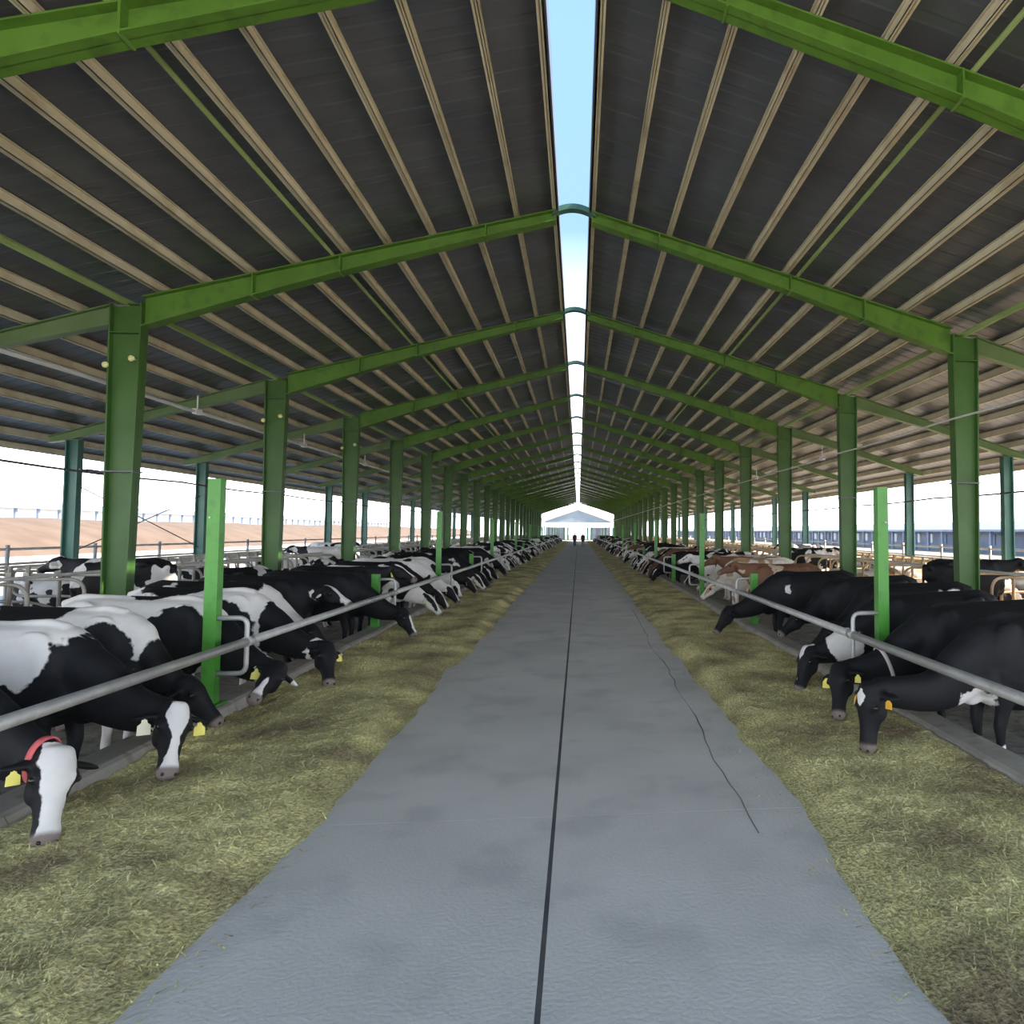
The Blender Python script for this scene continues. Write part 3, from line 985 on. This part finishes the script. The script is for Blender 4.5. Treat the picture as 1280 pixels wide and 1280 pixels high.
        en = (fr * 0.4 - ax * 0.9)
        en = (en - ed * en.dot(ed)).normalized()
        ew = ed.cross(en)
        er = Matrix((ed, ew, en)).transposed()
        mb.ball(poll + ax * 0.035 + ed * 0.175 - fr * 0.02, (0.115, 0.062, 0.024), 12, 8, er)
    me = mb.mesh(name)
    tmp = bpy.data.objects.new('tmp', me)
    col.objects.link(tmp)
    md = tmp.modifiers.new('r', 'REMESH')
    md.mode = 'VOXEL'
    md.voxel_size = voxel
    sm = tmp.modifiers.new('s', 'SMOOTH')
    sm.factor = 0.5
    sm.iterations = 5 if voxel > 0.022 else (9 if voxel > 0.017 else 12)
    dg = bpy.context.evaluated_depsgraph_get()
    out = bpy.data.meshes.new_from_object(tmp.evaluated_get(dg))
    out.name = name
    bpy.data.objects.remove(tmp)
    bpy.data.meshes.remove(me)
    out.materials.clear()
    out.polygons.foreach_set('use_smooth', np.ones(len(out.polygons), dtype=bool))
    n = len(out.vertices)
    co = np.empty(n * 3, dtype=np.float32)
    out.vertices.foreach_get('co', co)
    co = co.reshape(-1, 3)
    d = co - np.array(poll)
    s_ = d @ np.array(ax)
    t_ = d @ np.array(sd)
    n_ = d @ np.array(fr)
    near = (np.linalg.norm(d - np.outer(s_, np.array(ax)), axis=1) < 0.2) & (s_ > -0.1) & (s_ < 0.65) & (co[:, 0] > 0.6)
    horn = np.where(near, np.clip((s_ - 0.465) / 0.03, 0, 1), 0.0)
    if not ps.lying:
        horn = np.maximum(horn, np.clip((0.085 - co[:, 2]) / 0.02, 0, 1))
    bw = np.interp(s_, [-0.06, 0.02, 0.1, 0.25, 0.40, 0.5], [0.02, 0.07, 0.065, 0.035, 0.05, 0.07])
    blaze = np.where(near & (n_ > -0.02), np.clip((bw - np.abs(t_)) / 0.02, -1, 1), -0.2)
    a = out.attributes.new('horn', 'FLOAT', 'POINT')
    a.data.foreach_set('value', horn.astype(np.float32))
    a = out.attributes.new('blaze', 'FLOAT', 'POINT')
    a.data.foreach_set('value', blaze.astype(np.float32))
    return out, co, (s_, t_, n_, near)

def paint(me, co, hd, base, patches, blaze=None, jaw=False):
    """store this animal's coat map: >0 white, <0 black"""
    f = np.full(len(co), base, dtype=np.float32)
    s_, t_, n_, near = hd
    for (cx, cy, cz, rx, ry, rz, sgn) in patches:
        q = np.sqrt(((co[:, 0] - cx) / rx) ** 2 + ((co[:, 1] - cy) / ry) ** 2 + ((co[:, 2] - cz) / rz) ** 2)
        d = np.clip((1 - q) * min(rx, ry, rz) * 2.5, -0.6, 0.6)
        f = np.maximum(f, d) if sgn > 0 else np.minimum(f, -d)
    if blaze is not None:
        bw = np.interp(s_, [p[0] for p in blaze], [p[1] for p in blaze])
        hf = np.where(n_ > -0.03, (bw - np.abs(t_)) * 6, -0.4)
        hf = np.where((s_ < blaze[0][0] - 0.02), -0.4, hf)
        f = np.where(near & (s_ > -0.08), np.clip(hf, -0.5, 0.5), f)
        if jaw:
            f = np.where(near & (n_ < -0.10) & (s_ > 0.1), 0.4, f)
    a = me.attributes.new('patch', 'FLOAT', 'POINT')
    a.data.foreach_set('value', f.astype(np.float32))

def add_eyes(root, ps):
    for sg in (-1, 1):
        MB().ball(ps.poll + ps.axis * 0.165 + ps.side * sg * 0.112 + ps.front * 0.028, 0.024, 10, 8).build('eye', M['eye'], root, True)
        MB().ball(ps.poll + ps.axis * 0.53 + ps.side * sg * 0.042 + ps.front * 0.032, 0.013, 8, 6).build('nostril', M['eye'], root, True)

def add_tag(root, ps, sg, mt, down=0.09, s=1.0):
    ed = (ps.side * sg * 0.95 - ps.front * 0.25 + ps.axis * 0.12).normalized()
    c = ps.poll + ps.axis * 0.035 + ed * 0.20 - ps.front * 0.02
    hang = (Vector((0, 0, -1)) * 0.8 + ps.axis * 0.4).normalized()
    nrm = ps.front + Vector((0, 0, 0.2))
    nrm = (nrm - hang * nrm.dot(hang)).normalized()
    w = hang.cross(nrm)
    c = c + nrm * 0.03
    pts = [(-0.012, 0.0), (0.012, 0.0), (0.016, 0.03), (0.034, 0.045), (0.036, 0.10), (-0.036, 0.10), (-0.034, 0.045), (-0.016, 0.03)]
    v = []
    for dn in (-0.003, 0.003):
        for a, b in pts:
            v.append(c + w * a * s + hang * b * s + nrm * dn)
    n = len(pts)
    f = [tuple(range(n)), tuple(range(2 * n - 1, n - 1, -1))] + [(i, (i + 1) % n, (i + 1) % n + n, i + n) for i in range(n)]
    o = MB().add(v, f).build('ear_tag', mt, root)
    MB().ball(c + hang * 0.008 + nrm * 0.006, 0.010, 8, 6).build('stud', mt, o, True)

def add_collar(root, ps, mt, t=0.62):
    nc = neck_curve(ps)
    c, hw, hh = nc(t)
    hw += 0.010
    hh += 0.010
    tg = (nc(t + 0.02)[0] - nc(t - 0.02)[0]).normalized()
    u = Vector((0, 0, 1))
    u = (u - tg * u.dot(tg)).normalized()
    w = tg.cross(u)
    v, f = [], []
    n = 28
    for k in range(n):
        a = 2 * math.pi * k / n
        ca, sa = math.cos(a), math.sin(a)
        ca = math.copysign(abs(ca) ** 0.88, ca)
        sa = math.copysign(abs(sa) ** 0.88, sa)
        for rr, tt in ((1, -0.02), (1, 0.02), (0.93, 0.02), (0.93, -0.02)):
            v.append(c + w * ca * hw * rr + u * sa * hh * rr + tg * tt)
    for k in range(n):
        for j in range(4):
            f.append((k * 4 + j, k * 4 + (j + 1) % 4, ((k + 1) % n) * 4 + (j + 1) % 4, ((k + 1) % n) * 4 + j))
    MB().add(v, f).build('collar', mt, root, True)

def own_cow(loc, head, ps, label, group, base, patches, blaze=None, jaw=False, tags=(), collar=None, voxel=0.0155, z=ALLEY, mt='coat_own'):
    root = empty('dairy_cow', (loc[0], loc[1], z), R(head))
    me, co, hd = cow_mesh('cow_body', ps, voxel)
    paint(me, co, hd, base, patches, blaze, jaw)
    link_mesh('body', me, M[mt], root)
    add_eyes(root, ps)
    for sg, tm, sc in tags:
        add_tag(root, ps, sg, M[tm], s=sc)
    if collar:
        add_collar(root, ps, M[collar[0]], collar[1])
    tag(root, label, 'cow', group)
    return root

def to_local(loc, head, P, z=ALLEY):
    """world point -> animal's own frame"""
    d = Vector((P[0] - loc[0], P[1] - loc[1], P[2] - z))
    a = R(head)
    return (d.x * math.cos(a) + d.y * math.sin(a), -d.x * math.sin(a) + d.y * math.cos(a), d.z)
def dir_local(head, v):
    a = R(head)
    return (v[0] * math.cos(a) + v[1] * math.sin(a), -v[0] * math.sin(a) + v[1] * math.cos(a), v[2])
def pose_at(loc, head, poll, axis, **k):
    return Pose(to_local(loc, head, poll), dir_local(head, axis), **k)

GL, GR = 'cows feeding along the left rail', 'cows feeding along the right rail'
WIDE = [(-0.06, 0.075), (0.05, 0.10), (0.15, 0.09), (0.28, 0.06), (0.40, 0.055), (0.56, 0.07)]
BLAZE = [(-0.03, 0.05), (0.06, 0.085), (0.14, 0.07), (0.26, 0.03), (0.38, 0.035), (0.46, 0.06), (0.56, 0.07)]
STAR = [(0.03, 0.02), (0.07, 0.055), (0.12, 0.045), (0.17, 0.0), (0.56, -0.05)]
NONE = [(-0.06, -0.05), (0.56, -0.05)]

# --- left row, nearest animals
L, H = (-4.42, 5.05), -3
own_cow(L, H, pose_at(L, H, (-3.14, 4.90, 0.55), (0.22, -0.45, -0.86)),
        'nearest left cow with broad white forehead and a red collar', GL, -0.3,
        [(-0.5, 0, 1.4, 0.9, 0.6, 0.35, 1), (0.2, -0.2, 1.3, 0.5, 0.3, 0.18, 1)], WIDE, tags=((1, 'tag', 1.0),), collar=('collar_red', 0.90))
L, H = (-4.42, 6.25), -5
own_cow(L, H, pose_at(L, H, (-3.02, 6.0, 0.56), (0.20, -0.54, -0.80)),
        'left row cow with white blaze down a black face, second nearest the camera', GL, -0.3,
        [(-0.35, 0, 1.40, 0.95, 0.7, 0.36, 1), (-0.75, -0.3, 0.75, 0.30, 0.35, 0.55, 1), (0.28, -0.25, 1.22, 0.22, 0.25, 0.28, 1)], BLAZE, jaw=True,
        tags=((-1, 'tag', 1.15), (1, 'tag_white', 1.3)))
L, H = (-4.45, 8.40), -6
own_cow(L, H, pose_at(L, H, (-3.06, 8.02, 0.50), (-0.10, -0.88, -0.46)),
        'left row cow turning its black cheeked head back beside nearest tall post', GL, 0.3,
        [(0.32, -0.28, 0.95, 0.34, 0.3, 0.42, -1), (0.9, -0.2, 0.85, 0.36, 0.4, 0.45, -1), (-0.15, 0.1, 1.45, 0.26, 0.2, 0.16, -1), (-0.9, 0, 0.95, 0.33, 0.5, 0.25, -1)],
        [(-0.06, -0.02), (0.2, -0.02), (0.3, 0.02), (0.56, 0.05)], jaw=True, tags=((1, 'tag', 1.2),))
L, H = (-4.60, 7.28), -3
own_cow(L, H, Pose((0.98, 0.02, 0.72), (0.62, 0.05, -0.78)),
        'white backed cow holding its head low just behind the left rail', GL, 0.3,
        [(0.35, -0.2, 0.9, 0.30, 0.4, 0.40, -1), (0.95, 0, 0.75, 0.35, 0.4, 0.5, -1), (-0.35, -0.1, 1.42, 0.34, 0.35, 0.20, -1)], NONE)
L, H = (-4.40, 9.5), -4
own_cow(L, H, pose_at(L, H, (-2.98, 9.2, 0.54), (0.28, -0.52, -0.81)),
        'left row cow with grey black head down and white shoulder band', GL, 0.3,
        [(0.05, -0.3, 0.90, 0.55, 0.3, 0.42, -1), (0.95, 0, 0.9, 0.40, 0.4, 0.6, -1), (-0.55, 0.1, 1.42, 0.42, 0.4, 0.22, -1)], NONE, tags=((-1, 'tag', 1.0),))
L, H = (-4.85, 10.75), 4
own_cow(L, H, pose_at(L, H, (-3.78, 10.7, 0.60), (0.70, -0.15, -0.68)),
        'left row cow with white belly and chest standing back from rail', GL, 0.3,
        [(-0.1, 0, 1.42, 0.6, 0.5, 0.30, -1), (0.25, -0.3, 1.05, 0.25, 0.2, 0.3, -1), (-0.9, 0, 1.1, 0.28, 0.5, 0.4, -1)], NONE, voxel=0.02)
L, H = (-4.85, 12.0), -6
own_cow(L, H, pose_at(L, H, (-3.95, 11.9, 1.02), (0.86, -0.12, -0.50)),
        'black cow with white cheek looking over the left rail', GL, -0.3, [(0.9, -0.1, 1.15, 0.18, 0.3, 0.10, 1)],
        [(-0.05, 0.02), (0.1, 0.05), (0.3, 0.06), (0.56, 0.08)], voxel=0.02)
L, H = (-4.38, 13.25), -4
own_cow(L, H, pose_at(L, H, (-3.02, 13.1, 0.54), (0.50, -0.18, -0.84)),
        'all black cow with white nose stripe eating beside left short post', GL, -0.3, [], [(-0.05, -0.03), (0.12, -0.02), (0.2, 0.03), (0.4, 0.04), (0.56, 0.04)], voxel=0.02)

# --- right row, nearest animals
L, H = (4.36, 6.25), 188
own_cow(L, H, pose_at(L, H, (2.72, 6.0, 0.62), (-0.10, -0.12, -0.98)),
        'nearest right black cow with white star hanging its head into the feed', GR, -0.3,
        [(0.62, 0.0, 0.66, 0.2, 0.3, 0.16, 1), (0.45, 0.15, 0.15, 0.14, 0.1, 0.13, 1), (0.45, -0.15, 0.15, 0.14, 0.1, 0.13, 1)], STAR, tags=((1, 'tag_orange', 1.15), (-1, 'tag_orange', 1.0)))
L, H = (4.40, 7.32), 184
own_cow(L, H, pose_at(L, H, (2.92, 7.22, 0.56), (-0.22, -0.45, -0.86)),
        'right row black cow with yellow ear tag and pale collar, second nearest', GR, -0.3, [(0.2, 0.3, 0.95, 0.10, 0.2, 0.12, 1)], NONE,
        tags=((1, 'tag', 1.2), (-1, 'tag', 1.0)), collar=('collar_white', 0.62))
L, H = (4.40, 8.55), 181
own_cow(L, H, pose_at(L, H, (3.0, 8.45, 0.54), (-0.35, -0.25, -0.90)),
        'right row black cow with white cheek and neck, third nearest', GR, -0.3, [(0.95, 0.1, 0.80, 0.24, 0.3, 0.2, 1), (-0.9, 0.2, 1.15, 0.25, 0.3, 0.14, 1)],
        [(-0.06, 0.05), (0.1, 0.03), (0.2, -0.02), (0.56, 0.02)], tags=((1, 'tag', 1.2),), voxel=0.018)
L, H = (4.95, 10.1), 176
own_cow(L, H, pose_at(L, H, (3.92, 10.0, 0.62), (-0.75, -0.1, -0.64)),
        'black cow with white hip patch standing back from right rail', GR, -0.3, [(-0.72, 0.25, 1.22, 0.34, 0.3, 0.13, 1), (-0.15, 0.38, 0.85, 0.12, 0.15, 0.16, 1)], NONE, voxel=0.02)
L, H = (4.9, 11.6), 184
own_cow(L, H, pose_at(L, H, (3.90, 11.5, 0.62), (-0.75, -0.1, -0.66)),
        'plain black cow standing behind the right row short post', GR, -0.3, [], NONE, voxel=0.02)
L, H = (4.38, 13.15), 180
own_cow(L, H, pose_at(L, H, (3.0, 13.0, 0.54), (-0.55, -0.12, -0.83)),
        'all black cow stretching far over right kerb to eat', GR, -0.3, [(0.3, 0.3, 1.12, 0.05, 0.12, 0.07, 1), (-0.72, 0.3, 0.8, 0.12, 0.2, 0.12, 1)], NONE, voxel=0.02)

# --- the long rows behind them: shared bodies, each animal an object of its own
GEN = []
for k, (poll, ax, stp, tl) in enumerate((
        ((1.24, 0.00, 0.72), (0.60, 0.05, -0.80), 0.03, 0.05),
        ((1.22, -0.16, 0.72), (0.45, -0.42, -0.78), -0.04, -0.06),
        ((1.24, 0.16, 0.72), (0.50, 0.40, -0.77), 0.05, 0.0),
        ((0.98, 0.05, 0.72), (0.70, 0.05, -0.70), -0.03, 0.08),
        ((0.98, -0.10, 1.42), (0.88, -0.10, -0.45), 0.05, -0.04))):
    ps = Pose(poll, ax, step=stp, tail=tl)
    me, co, hd = cow_mesh('cow_body_%d' % k, ps, 0.026)
    me.materials.append(M['coat_pied'])
    GEN.append((me, ps))
ps_l = Pose((1.0, -0.05, 0.78), (0.85, -0.1, -0.5), lying=True)
ps_l.poll = Vector((0.98, -0.05, 0.85))
lie_me, co, hd = cow_mesh('cow_body_lying', ps_l, 0.028)
lie_me.materials.append(M['coat_pied'])

def generic(loc, head, pose_i, coat, label, group, z=ALLEY, sc=1.0, eyes=False):
    root = empty('dairy_cow', (loc[0], loc[1], z), R(head))
    me, ps = GEN[pose_i] if pose_i >= 0 else (lie_me, ps_l)
    link_mesh('body', me, M['coat_' + coat], root)
    root.scale = (sc, sc, sc)
    if eyes:
        add_eyes(root, ps)
        add_tag(root, ps, 1, M['tag'])
    tag(root, label, 'cow', group)
    return root
COATW = {'black': 'mostly black', 'pied': 'black and white patched', 'white': 'mostly white', 'brown': 'brown', 'cream': 'cream and tan'}
POSEW = ['eating with head straight down', 'eating with head turned aside', 'eating with head turned away', 'reaching under the rail', 'standing with raised head']
rr = random.Random(23)
for s, nm, G, y in ((-1, 'left', GL, 14.9), (1, 'right', GR, 17.2)):
    k = 0
    num = 8 if s < 0 else 6
    while y < YE - 8:
        if s < 0:
            coat = rr.choices(['black', 'pied', 'white'], [4, 4, 3])[0]
            if k == 0: coat = 'black'
            if k in (1, 3): coat = 'white'
        else:
            coat = rr.choices(['black', 'pied', 'white', 'brown'], [4, 4, 2, 1])[0]
            if k < 6:
                coat = ['brown', 'cream', 'brown', 'cream', 'white', 'pied'][k]
        pi = rr.choices([0, 1, 2, 3, 4], [4, 3, 3, 2, 1])[0]
        back = 0.0
        if s > 0 and k < 6:
            pi = 3 if k % 2 else 4
            back = rr.uniform(0.4, 1.1)
        lab = '%s%s cow %s, %s in the %s row' % ('' if k < 20 else 'distant ', COATW[coat], POSEW[pi], ORD[num + k], nm)
        while abs((y - YP + 3) % 6 - 3) < 0.42:
            y += 0.06
        x = s * (4.42 + rr.uniform(-0.06, 0.16) + back)
        generic((x, y), (0 if s < 0 else 180) + rr.uniform(-6, 6), pi, coat, lab, G, sc=rr.uniform(0.95, 1.04), eyes=k < 10)
        y += rr.uniform(1.08, 1.5) if s < 0 or k > 6 else rr.uniform(1.3, 1.8)
        k += 1
# animals in the alley and in the stalls
for s, nm in ((-1, 'left'), (1, 'right')):
    i = 0
    for y in (15.0, 19.4, 25.5, 31.0, 38.2, 46.5, 55.0):
        coat = rr.choice(['black', 'pied', 'white', 'black'])
        lab = '%s cow walking in the %s alley behind the feeding row, %s along' % (COATW[coat], nm, ORD[i])
        if s > 0:
            y += 11.5
        generic((s * rr.uniform(6.35, 6.5), y), rr.choice([80, -95, 100, -80]), 4 if i % 2 else 3, coat, lab, 'cows walking in the %s alley' % nm)
        i += 1
    i = 0
    for st in (1, 4, 5, 7, 10, 11, 13, 16, 18, 21, 24, 28, 31, 35):
        y = 8.0 + 1.25 * st + 0.62
        while abs((y - Y0 + 3) % 6 - 3) < 0.75:
            y += 1.25
        coat = rr.choice(['black', 'pied', 'white', 'pied'] if s < 0 else ['black', 'pied', 'cream', 'black'])
        out_ = i % 2 == 1
        x = s * (11.45 if out_ else 9.0)
        hd_ = (180 if s > 0 else 0) if out_ else (0 if s > 0 else 180)
        stand = i in (2, 6, 9)
        lab = '%s cow %s in the %s %s stalls, %s along' % (COATW[coat], 'standing' if stand else 'lying', nm, 'outer' if out_ else 'inner', ORD[i // 2])
        generic((x, y), hd_, 4 if stand else -1, coat, lab, 'cows in the %s stalls' % nm, z=0.0, sc=0.97)
        i += 1

# ------------------------------------------------------------------ two people far down the road
def person(loc, rz, coat, trousers, label, stride):
    o = empty('person', loc, rz)
    tag(o, label, 'person')
    mb = MB()
    # body in one surface: pelvis, torso, neck, head, limbs
    mb.loft([((0, 0, 0.84), 0.15, 0.10, (1, 0, 0)), ((0, 0, 0.95), 0.17, 0.12, (1, 0, 0)), ((0, 0, 1.10), 0.15, 0.11, (1, 0, 0)), ((0, 0, 1.30), 0.185, 0.13, (1, 0, 0)), ((0, 0, 1.43), 0.19, 0.11, (1, 0, 0)),
             ((0, 0, 1.49), 0.09, 0.07, (1, 0, 0)), ((0.01, 0, 1.57), 0.055, 0.06, (1, 0, 0))], 14)
    mb.ball((0.02, 0, 1.66), (0.10, 0.078, 0.125), 14, 10)
    mb.ball((0.12, 0, 1.645), (0.02, 0.014, 0.022), 8, 6)
    for sy in (-1, 1):
        mb.ball((0.01, sy * 0.08, 1.655), (0.02, 0.012, 0.03), 8, 6)
        a = stride * sy
        mb.loft([((0, sy * 0.09, 0.9), 0.085, 0.09, (1, 0, 0)), ((a * 0.5, sy * 0.095, 0.5), 0.062, 0.065, (1, 0, 0)), ((a * 0.75 - 0.02, sy * 0.095, 0.33), 0.055, 0.06, (1, 0, 0)), ((a, sy * 0.095, 0.08), 0.042, 0.045, (1, 0, 0))], 12)
        mb.ball((a + 0.06, sy * 0.095, 0.04), (0.13, 0.045, 0.04), 12, 8)
        b = -a * 0.6
        mb.loft([((0, sy * 0.19, 1.43), 0.055, 0.06, (1, 0, 0)), ((b * 0.35, sy * 0.235, 1.15), 0.045, 0.048, (1, 0, 0)), ((b * 0.8 + 0.05, sy * 0.235, 0.90), 0.032, 0.035, (1, 0, 0))], 10)
        h = Vector((b * 0.8 + 0.06, sy * 0.235, 0.84))
        mb.ball(h, (0.035, 0.02, 0.05), 10, 8)
        for q in range(4):
            p = h + Vector((-0.027 + 0.018 * q, 0, -0.04))
            mb.tube([p, p + Vector((0.006, -sy * 0.008, -0.04 - 0.006 * (q in (1, 2)))), p + Vector((0.01, -sy * 0.02, -0.065 - 0.01 * (q in (1, 2))))], [0.009, 0.008, 0.007], 6)
        mb.tube([h + Vector((0.025, 0, 0.01)), h + Vector((0.05, -sy * 0.01, -0.02)), h + Vector((0.055, -sy * 0.015, -0.05))], [0.01, 0.009, 0.008], 6)
    me = mb.mesh('person_body')
    ob = link_mesh('body', me, M['skin'], o)
    md = ob.modifiers.new('r', 'REMESH')
    md.mode = 'VOXEL'
    md.voxel_size = 0.012
    md.use_smooth_shade = True
    MB().loft([((0, 0, 0.66), 0.215, 0.215, (1, 0, 0)), ((0, 0, 0.80), 0.20, 0.175, (1, 0, 0)), ((0, 0, 0.95), 0.19, 0.145, (1, 0, 0)), ((0, 0, 1.10), 0.17, 0.128, (1, 0, 0)), ((0, 0, 1.30), 0.20, 0.145, (1, 0, 0)),
               ((0, 0, 1.44), 0.205, 0.125, (1, 0, 0)), ((0, 0, 1.50), 0.11, 0.088, (1, 0, 0)), ((0, 0, 1.54), 0.085, 0.08, (1, 0, 0))], 16).build('coat', coat, o, True)
    for sy in (-1, 1):
        b = -stride * sy * 0.6
        MB().ball((0, sy * 0.185, 1.405), (0.082, 0.078, 0.085), 12, 10).loft([((0, sy * 0.165, 1.455), 0.035, 0.045, (1, 0, 0)), ((0, sy * 0.19, 1.39), 0.066, 0.07, (1, 0, 0)), ((b * 0.35, sy * 0.235, 1.15), 0.058, 0.061, (1, 0, 0)), ((b * 0.8 + 0.05, sy * 0.235, 0.89), 0.045, 0.048, (1, 0, 0))], 12).build('sleeve', coat, o, True)
        a = stride * sy
        MB().ball((a + 0.06, sy * 0.095, 0.046), (0.14, 0.052, 0.046), 12, 8).build('shoe', M['dark'], o, True)
    MB().ball((-0.018, 0, 1.705), (0.105, 0.092, 0.102), 14, 10).build('hair', M['dark'], o, True)
    for sy in (-1, 1):
        MB().ball((0.108, sy * 0.032, 1.665), 0.012, 8, 6).build('eye', M['dark'], o, True)
    MB().ball((0.112, 0, 1.605), (0.012, 0.026, 0.006), 8, 6).build('mouth', M['lip'], o, True)
    for sy in (-1, 1):
        a = stride * sy
        MB().loft([((a * 0.04, sy * 0.09, 0.88), 0.098, 0.105, (1, 0, 0)), ((a * 0.38, sy * 0.095, 0.62), 0.086, 0.09, (1, 0, 0)), ((a * 0.75 - 0.02, sy * 0.095, 0.33), 0.068, 0.072, (1, 0, 0)), ((a, sy * 0.095, 0.09), 0.058, 0.062, (1, 0, 0))], 12).build('trouser_leg', trousers, o, True)
M['skin'] = mat('skin', (0.45, 0.27, 0.19), (0.50, 0.31, 0.22), 10, 0.6)
M['lip'] = mat('lips', (0.35, 0.14, 0.12), (0.38, 0.16, 0.13), 10, 0.5)
M['coat_navy'] = mat('dark_navy_coat', (0.012, 0.014, 0.022), (0.02, 0.022, 0.032), 6, 0.8)
M['trouser_dark'] = mat('dark_trousers', (0.025, 0.026, 0.03), (0.035, 0.036, 0.04), 6, 0.8)
M['trouser_pale'] = mat('pale_grey_trousers', (0.30, 0.31, 0.33), (0.38, 0.39, 0.41), 6, 0.8)
person((-0.35, 96.0, 0.0), R(-90), M['coat_navy'], M['trouser_dark'], 'person in dark clothes walking far down the road, left of two', 0.20)
person((0.75, 93.0, 0.0), R(-95), M['coat_navy'], M['trouser_pale'], 'person in dark coat and paler trousers walking on road, right of two', 0.24)
